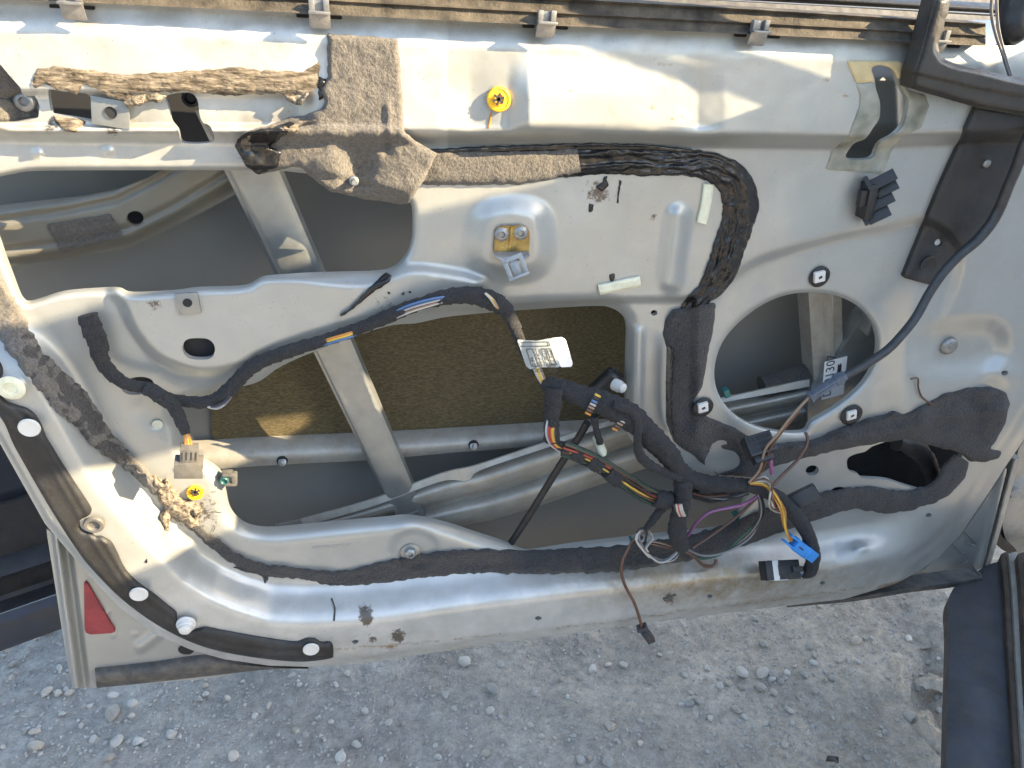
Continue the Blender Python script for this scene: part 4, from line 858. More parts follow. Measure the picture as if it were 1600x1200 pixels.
# grey plug at its end
a = Vector(at(np.array([296.]), np.array([697.]), np.array([.040]))[0]); b = Vector(at(np.array([295.]), np.array([739.]), np.array([.040]))[0]); u, v, w, L = frame(a, b, (.1, -.95, .1))
bm = bmesh.new(); addbox(bm, a + u * L * .27, (u, v, w), (L * .28, .0066, .0045), .0006); addbox(bm, a + u * L * .76, (u, v, w), (L * .27, .0105, .007), .0008)
cn = bmobj('plug_connector', bm, M['grey_plastic'], har, sharp=30); lab(cn, 'grey plug connector hanging at the left branch')
bm = bmesh.new()
for dx in (-.005, -.0018, .0018, .005): addbox(bm, a + u * L * .25 + v * dx + w * .0046, (u, v, w), (L * .14, .0005, .0003))
bmobj('plug_slot', bm, M['ink'], cn, smooth=False)
# paper tag wrapped round the branch
TG = [(808, 531), (838, 533), (858, 529), (878, 527), (884, 531), (895, 568), (893, 573), (870, 574), (848, 574), (828, 577), (822, 572)]
def tag_d(x, y, F): return .030 + .004 * np.sin((x - 808) / 30.0) - .003 * np.exp(-((x - 818) / 8.0) ** 2) + .0006 * fbm(x * .1, y * .1)
tg = sheet('wire_tag', [(808, 531), (838, 533), (860, 529), (862, 530), (876, 574), (848, 574), (828, 577), (822, 572)], tag_d, M['taggrey'], har, cell=2.5, rim=.0006); lab(tg, 'grey and white printed tag on the taped branch')
sheet('white_end', [(860, 529), (878, 527), (884, 531), (895, 568), (893, 573), (876, 574), (862, 530)], tag_d, M['tagwhite'], tg, cell=2.5, rim=.0006)
def tagp(s, t, o=.0006):                        # s along the tag, t down it
    x = 808 + 14 * t + (52 + 0 * t) * s; y = 531 + 44 * t - 1.5 * s
    return at(np.array([x]), np.array([y]), tag_d(np.array([x]), np.array([y]), None) + o)[0]
def tline(s0, t0, s1, t1, r=.00025): return [tagp(s0, t0), tagp((s0 + s1) / 2, (t0 + t1) / 2), tagp(s1, t1)]
for q in ((.05, .10, .92, .10), (.05, .24, .92, .24), (.92, .10, .92, .24), (.18, .34, .18, .95), (.37, .34, .37, .95), (.45, .34, .48, .95), (.18, .34, .45, .34), (.18, .95, .48, .95), (.62, .34, .64, .92), (.78, .34, .80, .92), (.92, .34, .94, .92), (.62, .34, .92, .34), (.64, .92, .94, .92)):
    tubew('printed_line', tline(*q), .00028, M['ink'], tg, 4, .01)
e1 = Vector(tagp(.3, .95)) - Vector(tagp(.3, .35)); e2 = Vector(tagp(.9, .6)) - Vector(tagp(.2, .6))
for s_, t_, tx in ((.20, .62, '96 GVT'), (.40, .50, '7 1 901 2'), (.64, .38, '17 37 03 60 1'), (.80, .38, 'ZSB 7 6901 16')):
    text(tx, tagp(s_, t_, .0009), e1, e2, .0048, tg)
for k, (c, dx) in enumerate((('w_yellow', -2), ('w_yellow', 1), ('w_white', 3), ('w_tan', 5), ('w_white', -4))):
    Wr([(838 + dx, 574, .022), (843 + dx, 586, .025), (850 + dx * .7, 600, .023)], c, .0014, trunk1, 'bare_wire')
# main trunk
trunk2 = T('main_trunk', [(846, 598, .024), (870, 604, .026), (905, 618, .030), (945, 632, .034), (985, 652, .036), (1015, 680, .036), (1042, 708, .034), (1062, 736, .032), (1090, 752, .031), (1130, 757, .030), (1172, 758, .028)],
           [.0054, .0082, .0098, .0108, .0114, .0110, .0105, .0096, .0085, .0078, .0066], step=.0025, wrapn=.010, wrap=.15); lab(trunk2, 'thick black taped main trunk')
for (x, y, dx, dy) in ((926, 632, 8, -19), (972, 658, 12, -17)):
    for k, c in enumerate(('w_orange', 'w_brown', 'w_tan', 'w_white', 'w_blue', 'w_black', 'w_yellow')):
        t = k / 6; px = x + dx * (t - .5) * 1.9; py = y + dy * (t - .5) * 1.5
        Wr([(px - 4, py - 2, .0444), (px, py, .0452), (px + 4, py + 2, .0448)], c, .0011, trunk2, 'bare_wire')
loopb = T('taped_branch', [(866, 606, .030), (864, 630, .034), (862, 660, .037), (863, 688, .038)], [.0085, .0082, .0074, .0070], step=.0025)
for k, (c, dx) in enumerate((('w_red', -5), ('w_red', -2), ('w_yellow', 1), ('w_yellow', 3), ('w_white', -8), ('w_black', 6), ('w_blue', -7), ('w_brown', 5))):
    Wr([(864 + dx, 656, .040), (861 + dx, 675, .044), (866 + dx * .8, 694, .043), (880 + dx * .6, 703 - dx * .4, .041)], c, .0010, loopb, 'bare_wire')
def bundle(pts, cols, spread, name='wire', parent=har, r=.0012):
    P = np.array(pts, float); T_ = np.gradient(P[:, :2], axis=0); T_ /= np.linalg.norm(T_, axis=1)[:, None]; N_ = np.stack([-T_[:, 1], T_[:, 0]], 1)
    for k, c in enumerate(cols):
        o = (k / (len(cols) - 1) - .5) * 2 * spread; ph = random.random() * 6
        w_ = o + 1.2 * np.sin(np.arange(len(P)) * 1.1 + ph)
        Wr([(P[i, 0] + N_[i, 0] * w_[i], P[i, 1] + N_[i, 1] * w_[i], P[i, 2] + .003 * math.cos(o / spread * 1.4) + .001 * math.sin(i + ph)) for i in range(len(P))], c, r, parent, name)
lp = [(866, 694, .038), (886, 702, .038), (915, 714, .038), (945, 730, .037), (975, 750, .036), (1005, 772, .035), (1030, 784, .034), (1052, 776, .033)]
lowb = T('taped_branch', lp, [.0050, .0056, .0054, .0056, .0052, .0044, .0058, .0070], step=.0025); lab(lowb, 'lower loop of the harness with bare wires')
bundle([(880, 701, .040), (915, 714, .040), (945, 730, .039), (975, 750, .041), (1005, 770, .041), (1030, 781, .038)], ['w_black', 'w_green', 'w_brown', 'w_black', 'w_red', 'w_black', 'w_yellow', 'w_brown', 'w_black', 'w_green', 'w_black'], 12, 'bare_wire', lowb, .0009)
for x0, y0, x1, y1, r in ((893, 703, 908, 712, .0076), (920, 716, 936, 727, .0078), (948, 734, 968, 748, .0088), (1022, 778, 1044, 782, .0092)):
    T('tape_band', [(x0, y0, .038), ((x0 + x1) / 2, (y0 + y1) / 2, .0385), (x1, y1, .038)], r, 'tape', lowb, 12, noise=.08)
T('taped_branch', [(958, 632, .044), (985, 642, .046), (996, 660, .048), (996, 690, .048), (1003, 716, .046), (1030, 734, .043), (1062, 748, .040)], [.0036, .0040, .0040, .0040, .0044, .0044, .0040], step=.0025)
drop = T('taped_branch', [(1066, 750, .036), (1068, 772, .040), (1062, 800, .042), (1058, 830, .042), (1063, 850, .040), (1068, 856, .038)], [.0085, .0092, .0090, .0098, .0088, .0060], step=.0025)
for k, (c, dx) in enumerate((('w_white', 0), ('w_red', 3), ('w_white', 5), ('w_white', 8), ('w_black', -3))):
    Wr([(1056 + dx, 788, .051), (1058 + dx, 798, .0525), (1062 + dx, 806, .051)], c, .0013, drop, 'bare_wire')
T('taped_branch', [(1050, 775, .034), (1034, 795, .036), (1016, 818, .037), (1008, 828, .036)], [.0042, .0042, .0036, .0028], step=.0025)
# loops of white, brown and black wires below
for k in range(4):
    o = k * 3.0
    Wr([(1010, 826, .036), (998 + o * .4, 826 + o * .3, .037), (994 + o * .5, 842, .039), (1002 + o, 862 + o * .4, .041), (1026 + o, 876 + o * .3, .042), (1052, 873 - o * .5, .041), (1064, 856, .039)], ('w_white', 'w_black', 'w_white', 'w_grey')[k], .0012)
for k in range(3):
    Wr([(1012, 828, .037), (1018 - k * 3, 842, .040), (1010 - k * 2, 858, .041), (1016 + k * 4, 868, .040), (1000, 852 + k * 3, .034)], ('w_white', 'w_grey', 'w_black')[k], .0011)
Wr([(1014, 846, .038), (1030, 850, .039), (1050, 854, .039), (1066, 858, .038)], 'w_tan'); Wr([(1014, 849, .038), (1034, 854, .039), (1066, 860, .037)], 'w_brown')
Wr([(1066, 858, .038), (1082, 868, .036), (1098, 880, .034), (1112, 885, .032), (1120, 880, .030), (1119, 874, .026)], 'w_brown', .0019)
Wr([(1066, 856, .036), (1085, 870, .034), (1108, 872, .03), (1135, 862, .03), (1160, 842, .032), (1178, 820, .033), (1188, 795, .033), (1190, 775, .031)], 'w_green', .0014)
Wr([(1068, 856, .038), (1100, 868, .034), (1140, 862, .033), (1170, 838, .034), (1184, 812, .034), (1192, 776, .031)], 'w_grey', .0012)
Wr([(1074, 838, .034), (1090, 814, .034), (1112, 800, .036), (1140, 793, .037), (1165, 788, .037), (1185, 774, .034)], 'w_purple', .0016)
Wr([(1082, 856, .030), (1110, 838, .024), (1150, 806, .022), (1185, 775, .026)], 'w_brown', .0015)
# thin lead with its small plug, hanging over the bottom edge
lead = Wr([(1010, 826, .036), (992, 842, .036), (985, 852, .036), (974, 872, .040), (971, 895, .044), (978, 918, .048), (990, 940, .052), (998, 962, .054), (1003, 980, .055)], 'w_brown', .0017, har, 'thin_lead')
T('heat_shrink', [(1003, 838, .036), (994, 845, .036), (984, 856, .036)], [.0030, .0045, .0026], 'tape', har, 8, wrap=0)
a = Vector(at(np.array([1002.]), np.array([979.]), np.array([.055]))[0]); b = Vector(at(np.array([1018.]), np.array([1001.]), np.array([.055]))[0]); u, v, w, L = frame(a, b, (-.3, -.9, .2))
bm = bmesh.new(); addbox(bm, (a + b) / 2, (u, v, w), (L * .5, .0042, .0035), .0006); addbox(bm, a + u * .002, (u, v, w), (.002, .0055, .004), .0006); addbox(bm, (a + b) / 2 + w * .004, (u, v, w), (L * .3, .0018, .001), .0004)
lab(bmobj('small_plug', bm, M['navy'], har, sharp=30), 'small dark plug hanging below the door')
# right branch: taped tail with black and white plug, orange pair with blue plug
T('taped_branch', [(1165, 757, .030), (1190, 765, .032), (1215, 778, .036), (1240, 802, .042), (1258, 826, .046), (1268, 852, .048), (1270, 876, .047), (1264, 892, .046), (1254, 899, .044)], [.0070, .0074, .0076, .0076, .0078, .0080, .0080, .0080, .0050], step=.0025, wrap=.06)
a = Vector(at(np.array([1192.]), np.array([892.]), np.array([.044]))[0]); b = Vector(at(np.array([1244.]), np.array([889.]), np.array([.044]))[0]); u, v, w, L = frame(a, b, (-.1, -.72, .69))
bm = bmesh.new(); addbox(bm, (a + b) / 2, (u, v, w), (L * .5, .0100, .0072), .0008); addbox(bm, b - u * .004 + w * .0085, (u, v, w), (.006, .003, .0015), .0004)
bk = bmobj('black_plug', bm, M['black'], har, sharp=30); lab(bk, 'black plug with a white locking band')
bm = bmesh.new(); addbox(bm, a + u * L * .28, (u, v, w), (.0034, .0103, .0075), .0005); addbox(bm, a + u * L * .40 - v * .0096, (u, v, w), (.0085, .0009, .0068), .0003); bmobj('locking_band', bm, M['white'], bk, sharp=30)
bm = bmesh.new(); addbox(bm, a + u * L * .36 + w * .0074, (u, v, w), (.0007, .0055, .0004)); bmobj('band_slot', bm, M['ink'], bk, smooth=False)
for k, c in enumerate(('w_black', 'w_white', 'w_blue')): Wr([(1240, 884 + 5 * k, .046), (1248, 888 + 4 * k, .047), (1258, 894 + 2 * k, .045)], c, .0014)
bl = None
a = Vector(at(np.array([1231.]), np.array([841.]), np.array([.054]))[0]); b = Vector(at(np.array([1271.]), np.array([870.]), np.array([.054]))[0]); u, v, w, L = frame(a, b, (-.1, -.95, .25))
bm = bmesh.new(); addbox(bm, a + u * L * .62, (u, v, w), (L * .38, .0058, .0042), .0006); addbox(bm, a + u * L * .12 + v * .0045, (u, v, w), (L * .15, .0010, .0040), .0003); addbox(bm, a + u * L * .12 - v * .0045, (u, v, w), (L * .15, .0010, .0040), .0003)
addbox(bm, a + u * L * .25, (u, v, w), (.0008, .0064, .0047), .0003); addbox(bm, a + u * L * .72, (u, v, w), (.0009, .0064, .0047), .0003); addbox(bm, a + u * L * .55 - v * .006, (u, v, w), (L * .22, .0012, .0022), .0005)
bl = bmobj('blue_plug', bm, M['blue'], har, sharp=30); lab(bl, 'bright blue plug on the orange wire pair')
bm = bmesh.new(); addbox(bm, a + u * L * .42 + w * .0044, (u, v, w), (L * .08, .0006, .0003)); bmobj('plug_slot', bm, M['ink'], bl, smooth=False)
for k, c in enumerate(('w_orange', 'w_yellow', 'w_orange')):
    Wr([(1172, 754 + k, .036), (1188 + k, 754 + 2 * k, .040), (1200 + k * 3, 764 + k, .043), (1213 + k * 2, 782, .047), (1221 + k * 2.5, 800, .050), (1222 + k * 2.5, 820, .053), (1230 + k * 1.5, 838, .054), (1236 + k, 846 - k, .054)], c, .0010)
for k, c in enumerate(('w_white', 'w_brown', 'w_tan', 'w_white')):
    Wr([(1178, 752, .037), (1192 + k, 745 + k * 2, .041), (1203 + k, 755, .044), (1206 - k * 2, 775, .047), (1207 - k, 790 + k, .048), (1218, 794 + k * 2, .046), (1232, 790 + k, .043)], c, .0010)
# brown pair up to the tweeter lead, grey in-line plug, thick cable
Wr([(1172, 753, .036), (1190, 735, .038), (1200, 706, .042), (1215, 684, .045), (1240, 652, .047), (1256, 633, .047), (1266, 622, .046)], 'w_brown', .0013); Wr([(1170, 754, .037), (1187, 734, .039), (1198, 704, .043), (1213, 682, .046), (1238, 650, .048), (1254, 632, .048), (1264, 621, .046)], 'w_tan', .0013)
a = Vector(at(np.array([1263.]), np.array([622.]), np.array([.046]))[0]); b = Vector(at(np.array([1322.]), np.array([585.]), np.array([.046]))[0]); u, v, w, L = frame(a, b)
bm = bmesh.new(); addbox(bm, (a + b) / 2, (u, v, w), (L * .48, .0034, .0034), .0005); addbox(bm, a + u * L * .45 + w * .0036, (u, v, w), (L * .25, .0010, .001), .0004); addbox(bm, a + u * L * .8, (u, v, w), (L * .09, .0042, .0042), .0005); addbox(bm, a + u * L * .06, (u, v, w), (.0012, .0042, .0042), .0004)
ip = bmobj('inline_plug', bm, M['bluegrey'], har, sharp=30); lab(ip, 'blue grey in-line plug across the speaker hole')
cab = tube('thick_cable', [(1318, 588, .046), (1345, 574, .044), (1385, 548, .040), (1412, 520, .036), (1432, 494, .032), (1452, 458, .028), (1474, 426, .026), (1500, 398, .026), (1526, 376, .026), (1548, 350, .026), (1562, 325, .026), (1576, 290, .028), (1588, 262, .03), (1606, 215, .032), (1640, 160, .03)], [.0034, .0038, .0041, .0041, .0041, .0041, .0042, .0044, .0046, .0047, .0046, .0046, .0046, .0046, .0046], M['cable'], har, 12, .004); lab(cab, 'thick grey rubber cable')
# open sockets lying at the right
a = Vector(at(np.array([1165.]), np.array([702.]), np.array([.030]))[0]); b = Vector(at(np.array([1205.]), np.array([690.]), np.array([.030]))[0]); u, v, w, L = frame(a, b, (0, -.6, .8))
bm = bmesh.new(); addbox(bm, (a + b) / 2, (u, v, w), (L * .5, .010, .009), .0008); addbox(bm, (a + b) / 2 - v * .012 - w * .004, (u, v, w), (L * .35, .004, .006), .0008)
sk = bmobj('open_socket', bm, M['black'], har, sharp=30)
bm = bmesh.new()
for i in range(5):
    for j in range(3): addbox(bm, (a + b) / 2 + u * (i - 2) * L * .18 + v * (j - 1) * .0055 + w * .0091, (u, v, w), (L * .065, .0019, .0004))
bmobj('socket_cells', bm, M['dark'], sk, smooth=False)
a = Vector(at(np.array([1234.]), np.array([786.]), np.array([.030]))[0]); b = Vector(at(np.array([1276.]), np.array([766.]), np.array([.036]))[0]); u, v, w, L = frame(a, b, (-.2, -.8, .5))
bm = bmesh.new(); addbox(bm, (a + b) / 2, (u, v, w), (L * .5, .0075, .0055), .0006); so = bmobj('grey_socket', bm, M['cable'], har, sharp=30)
bm = bmesh.new(); addbox(bm, b, (u, v, w), (.0006, .0055, .0038)); bmobj('socket_mouth', bm, M['dark'], so, smooth=False)
Wr([(1206, 740, .036), (1204, 720, .036), (1204, 708, .034)], 'w_purple', .0020); Wr([(1208, 758, .038), (1225, 745, .034), (1246, 722, .028), (1258, 700, .024), (1263, 684, .022), (1258, 675, .018)], 'w_brown', .0016)
T('taped_branch', [(1090, 762, .026), (1110, 764, .022), (1128, 770, .016)], [.0065, .006, .005], step=.0025); bundle([(1082, 770, .026), (1110, 774, .022), (1150, 770, .020), (1168, 764, .024)], ['w_black', 'w_black', 'w_brown', 'w_black', 'w_black'], 7)
# black bowden cable from the roller to the bottom
bw = tube('bowden_cable', [(918, 660, .010), (900, 690, .004), (870, 735, -.004), (830, 800, -.012), (796, 852, -.018)], .0034, M['black'], door, 10, .0015, .10, 0, True, 1.0, .004); lab(bw, 'black window regulator cable crossing the lower cut-out')
lathe('cable_end', at(np.array([938.]), np.array([700.]), np.array([.030]))[0], (.3, -.6, -.8), [(.003, -.012), (.0045, -.006), (.005, .004), (.003, .008), (0, .008)], M['cream'], har, 10); T('taped_branch', [(928, 650, .036), (932, 672, .036), (938, 692, .034)], [.004, .003, .0035], step=.003)

for k in range(5):
    y0 = 762 + 3 * k
    Wr([(1086, y0 + 4, .027), (1112, y0 + 8, .024), (1140, y0 + 6, .024), (1170, y0 - 2, .027)], ('w_black', 'w_brown', 'w_black', 'w_grey', 'w_black')[k], .0009)
for k in range(4):
    Wr([(1176 + k, 760, .034), (1186 + 2 * k, 785, .036), (1184 + 2 * k, 808, .036), (1172 + k, 832, .034), (1150, 850 + k, .032)], ('w_black', 'w_grey', 'w_black', 'w_black')[k], .0010)
# ================================================================ ground
def gz(x, y):
    """ground relief, metres"""
    z = .012 * fbm(x * 3 + 5, y * 3, 3) + .005 * fbm(x * 17, y * 17, 3) + .0032 * fbm(x * 60, y * 60, 3) * (.6 + .4 * fbm(x * 7, y * 7)) + .0016 * fbm(x * 170, y * 170, 2)
    return z
GP = [(1450, 1010), (1480, 1040), (1480, 1180), (1460, 1160), (1430, 1120), (1420, 1070)]
GPW = np.array([atz(np.array([a]), np.array([b]), 0.0)[0][:2] for a, b in GP])
def gzz(x, y):
    d = sdf(x * 1000, y * 1000, GPW * 1000) / 1000
    return gz(x, y) - .035 * sstep((.02 - d) / .05)
def grid(name, x0, x1, y0, y1, n, m, zf):
    xs = np.linspace(x0, x1, n); ys = np.linspace(y0, y1, n); X, Y = np.meshgrid(xs, ys)
    Z = zf(X, Y); V = np.stack([X.ravel(), Y.ravel(), Z.ravel()], 1)
    F = [[j * n + i, j * n + i + 1, (j + 1) * n + i + 1, (j + 1) * n + i] for j in range(n - 1) for i in range(n - 1)]
    return V, F
# one sheet: fine in the middle, coarse ring out to the horizon
n = 460
gx0, gx1, gy0, gy1 = -.35, 1.45, -.15, .95
V, F = grid('g', gx0, gx1, gy0, gy1, n, None, gzz)
V = list(map(tuple, V)); ringi = [i for i in range(n)] + [j * n + n - 1 for j in range(1, n)] + [(n - 1) * n + i for i in range(n - 2, -1, -1)] + [j * n for j in range(n - 2, 0, -1)]
cx, cy = (gx0 + gx1) / 2, (gy0 + gy1) / 2
prev = ringi
for k in (1.6, 3, 8, 30, 90):
    cur = []
    for i in ringi:
        x, y, z = V[i]; cur.append(len(V)); V.append((cx + (x - cx) * k, cy + (y - cy) * k, float(gz(np.array([x * k]), np.array([y * k]))[0])))
    for a in range(len(ringi)):
        b = (a + 1) % len(ringi); F.append([prev[a], cur[a], cur[b], prev[b]])
    prev = cur
ground = meshobj('ground', V, F, M['dirt']); ground['kind'] = 'structure'; lab(ground, 'dry grey dirt ground with scattered stones')
# stones
def stone_mesh(k):
    bm = bmesh.new(); bmesh.ops.create_icosphere(bm, subdivisions=2, radius=1.0)
    r = random.Random(k); dirs = [Vector((r.gauss(0, 1), r.gauss(0, 1), r.gauss(0, 1))).normalized() for _ in range(9)]; cuts = [r.uniform(.62, .95) for _ in dirs]
    for v_ in bm.verts:
        for d, c in zip(dirs, cuts):
            t = v_.co.dot(d)
            if t > c: v_.co -= d * (t - c)
        v_.co *= 1 + r.uniform(-.03, .03)
        v_.co.z *= .7; v_.co.y *= .85
    me = bpy.data.meshes.new('stone'); bm.to_mesh(me); bm.free()
    me.polygons.foreach_set('use_smooth', [True] * len(me.polygons)); me.set_sharp_from_angle(angle=math.radians(32)); me.materials.append(M['stone2' if k % 4 == 0 else 'stone']); return me
SM = [stone_mesh(k) for k in range(10)]
def stone(x, y, r, k=None):
    o = bpy.data.objects.new('stone', SM[random.randrange(10) if k is None else k]); link(o, ground)
    o.scale = (r * random.uniform(.85, 1.2), r * random.uniform(.85, 1.15), r * random.uniform(.75, 1.1))
    o.rotation_euler = (random.uniform(-.4, .4), random.uniform(-.4, .4), random.uniform(0, 6.28))
    o.location = (x, y, float(gzz(np.array([x]), np.array([y]))[0]) + r * .28)
traced = [(178, 1118, 17), (208, 1105, 10), (206, 1122, 8), (268, 1148, 11), (183, 1160, 14), (216, 1160, 12), (170, 1185, 10), (57, 1168, 14), (55, 1145, 9), (365, 1180, 11), (145, 1155, 9), (305, 1135, 5), (127, 1135, 6), (92, 1085, 9), (110, 1086, 8), (75, 1083, 10), (178, 1090, 9), (20, 1040, 8), (95, 1050, 8), (76, 990, 12),
    (725, 1033, 16), (770, 1078, 14), (695, 1083, 8), (610, 1098, 9), (570, 1112, 8), (608, 1128, 9), (543, 1054, 8), (766, 1110, 10), (770, 1140, 6), (556, 1161, 9), (532, 1182, 11), (595, 1184, 7), (758, 1178, 9), (684, 1180, 8), (782, 1038, 8), (665, 1020, 9), (630, 1127, 6), (525, 1070, 6), (456, 1058, 8), (468, 1071, 6),
    (974, 1037, 10), (926, 1045, 10), (908, 1016, 7), (835, 1082, 10), (887, 1090, 6), (965, 1062, 4), (953, 1137, 12), (950, 1194, 13), (907, 1190, 10), (920, 1188, 8), (829, 1130, 7), (846, 1150, 7), (1024, 1072, 5), (1071, 1056, 6), (1105, 1043, 8), (1078, 1083, 7), (1076, 1100, 8), (1092, 1097, 8), (1064, 1100, 6), (1125, 1072, 8), (1139, 1068, 9), (1160, 1052, 15), (1192, 1053, 15), (1189, 1077, 14), (1159, 1075, 9), (1150, 1110, 10), (1110, 1122, 8), (1163, 1122, 7), (1143, 1057, 7), (1193, 1006, 10), (1130, 1195, 7), (1196, 1133, 7), (1105, 1175, 6),
    (1280, 951, 8), (1303, 967, 6), (1264, 1012, 8), (1335, 1008, 12), (1312, 1033, 6), (1340, 1035, 6), (1300, 1060, 9), (1258, 1055, 8), (1242, 1041, 5), (1219, 1065, 9), (1208, 1083, 8), (1290, 1063, 8), (1274, 1080, 9), (1231, 1108, 8), (1203, 1105, 8), (1206, 1134, 8), (1238, 1130, 6), (1349, 1002, 6), (1360, 1002, 6), (1398, 1019, 5), (1418, 1000, 9), (1395, 988, 5), (1454, 1024, 8), (1468, 1025, 6), (1440, 1060, 10), (1470, 1076, 8), (1472, 1100, 9), (1420, 1120, 12), (1450, 1140, 10), (1322, 1137, 5), (1320, 1147, 4), (1445, 1042, 6), (1205, 1055, 12), (1230, 1052, 9), (1272, 1035, 9), (1302, 1120, 5)]
for px, py, r in traced:
    p = atz(np.array([float(px)]), np.array([float(py)]), 0.0)[0]; stone(p[0], p[1], r * .00078)
made = len(traced)
while made < 215:
    px = random.uniform(-20, 1480); py = random.uniform(960, 1215)
    if random.random() > (1.0 if px < 420 else .45): continue
    p = atz(np.array([px]), np.array([py]), 0.0)[0]; stone(p[0], p[1], random.uniform(.003, .0065)); made += 1
# the small gravel: uncountable, one mesh
o8 = np.array([(1, 0, 0), (-1, 0, 0), (0, 1, 0), (0, -1, 0), (0, 0, 1), (0, 0, -1)], float); f8 = [(0, 2, 4), (2, 1, 4), (1, 3, 4), (3, 0, 4), (2, 0, 5), (1, 2, 5), (3, 1, 5), (0, 3, 5)]
N1, N2 = 11000, 2000
pq_ = atz(rng.uniform(-60, 1560, N1), rng.uniform(930, 1260, N1), 0.0)
gx = np.concatenate([pq_[:, 0], rng.uniform(-.35, 1.45, N2)]); gy = np.concatenate([pq_[:, 1], rng.uniform(-.15, .95, N2)])
kp = rng.random(len(gx)) < .75 + .5 * fbm(gx * 4., gy * 4., 2); gx, gy = gx[kp], gy[kp]; ng = len(gx)
gr_ = .0008 + .0026 * rng.random(ng) ** 2.2; ga = rng.random(ng) * 6.28; gzv = gzz(gx, gy) + gr_ * .3
q = o8[None] * np.stack([rng.uniform(.8, 1.3, ng), rng.uniform(.7, 1.1, ng), rng.uniform(.6, .9, ng)], 1)[:, None] * gr_[:, None, None] + rng.normal(0, 1, (ng, 6, 3)) * (gr_ * .16)[:, None, None]
ca, sa = np.cos(ga)[:, None], np.sin(ga)[:, None]
GV = np.stack([gx[:, None] + q[..., 0] * ca - q[..., 1] * sa, gy[:, None] + q[..., 0] * sa + q[..., 1] * ca, gzv[:, None] + q[..., 2]], -1).reshape(-1, 3)
GF = (np.arange(ng)[:, None, None] * 6 + np.array(f8)[None]).reshape(-1, 3)
gv = meshobj('gravel', GV, GF, M['stone'], None, smooth=True, sharp=50); gv['kind'] = 'stuff'; lab(gv, 'fine grey gravel strewn over the dirt'); gv['category'] = 'gravel'
# unseen earth bank added behind the camera to block low sky light
bx_, bt_ = np.meshgrid(np.linspace(-7, 2.4, 60), np.linspace(0, 1, 24))
bh_ = (1.9 + .25 * fbm(bx_ * .7, 0 * bx_ + 4)) * sstep(bt_ / .55) * sstep((1 - bt_) / .3) * sstep((2.4 - bx_) / .9) + .06 * fbm(bx_ * 4, bt_ * 9) - .08
bv_ = np.stack([bx_.ravel(), (-1.9 - 2.6 * bt_).ravel(), bh_.ravel()], 1)
bank = meshobj('sky_blocker_bank', bv_, [[j * 60 + i, j * 60 + i + 1, (j + 1) * 60 + i + 1, (j + 1) * 60 + i] for j in range(23) for i in range(59)], M['dirt']); bank['kind'] = 'structure'; lab(bank, 'added earth bank behind the viewer, blocking low sky')
# litter on the ground
p = atz(np.array([1300.]), np.array([1188.]), 0.006)[0]
lf = prism('scrap', [p + np.array([a, b, c]) for a, b, c in ((-.010, 0, 0), (-.004, .006, .002), (.006, .004, .001), (.010, .001, .002), (.006, -.006, 0), (0, -.004, .003))], (0, 0, .0015), M['ink']); lf['label'] = 'small dark scrap of plastic lying on the dirt'; lf['category'] = 'scrap'
# flattened crust of pale earth beside the hollow
def crust(name, pts, h, seed):
    W = np.array([atz(np.array([float(a)]), np.array([float(b)]), 0.0)[0][:2] for a, b in pts])
    def pos(vx, vy, d): return np.stack([vx / 1000, vy / 1000, gz(vx / 1000, vy / 1000) + d], -1)
    return sheet(name, rough(W * 1000, 5, .05, 6, seed), lambda x, y, F: -.006 + h * .75 * sstep(F / 26) + .006 * fbm(x * .08, y * .08) + .003 * fbm(x * .3, y * .3), M['dirt'], ground, cell=4, pos=pos)
crust('earth_crust', [(1368, 1010), (1400, 1015), (1425, 1040), (1428, 1060), (1418, 1100), (1380, 1096), (1375, 1085), (1385, 1050), (1365, 1030)], .016, 4)
crust('earth_crust', [(1410, 1110), (1450, 1105), (1480, 1150), (1478, 1182), (1450, 1165), (1415, 1130)], .02, 8)
crust('earth_crust', [(1428, 1062), (1450, 1050), (1485, 1056), (1485, 1080), (1450, 1075)], .024, 12)
crust('earth_crust', [(1385, 1000), (1420, 985), (1484, 975), (1484, 1010), (1440, 1012)], .014, 15)

# ================================================================ the car the door belongs to
HG = np.array([1.135, 0.02]); E1 = np.array([.62, .785]); E1 /= np.linalg.norm(E1); NI = np.array([E1[1], -E1[0]])    # hinge, forward, inward
car = empty('silver_car', (HG[0], HG[1], 0.16), 'silver car body at the right, door opening with dark sill trim', 'car')
def cpt(f, i, z): return np.array([HG[0] + E1[0] * f + NI[0] * i, HG[1] + E1[1] * f + NI[1] * i, z])
def strip3(name, A, B, z0, z1, m, parent, nv=6, bulge=0.0, thick=.03, nu=40):
    def rs(p, z):
        q = cr(p, 8.0); s = np.linspace(0, len(q) - 1, nu); return atz(np.interp(s, range(len(q)), q[:, 0]), np.interp(s, range(len(q)), q[:, 1]), z)
    a, b = rs(A, z0), rs(B, z1); V = []
    for k in range(nv):
        t = k / (nv - 1); V.append(a * (1 - t) + b * t + np.array([0, 0, bulge * math.sin(t * math.pi)]))
    lo = a.copy(); lo[:, 2] -= thick; lo2 = b.copy(); lo2[:, 2] -= thick
    V = [lo] + V + [lo2]; m_ = len(V); V = np.concatenate([v_[:, None] for v_ in V], 1).reshape(-1, 3)
    F = [[i * m_ + k, (i + 1) * m_ + k, (i + 1) * m_ + k + 1, i * m_ + k + 1] for i in range(nu - 1) for k in range(m_ - 1)]
    return meshobj(name, V, F, m, parent, sharp=40)
sill = strip3('sill_trim', [(1540, 884), (1486, 925), (1484, 1000), (1480, 1200), (1477, 1420)], [(1562, 878), (1569, 920), (1576, 1010), (1588, 1200), (1600, 1420)], .30, .305, M['navy'], car, bulge=.0015, thick=.02)
lab(sill, 'dark blue plastic sill trim')
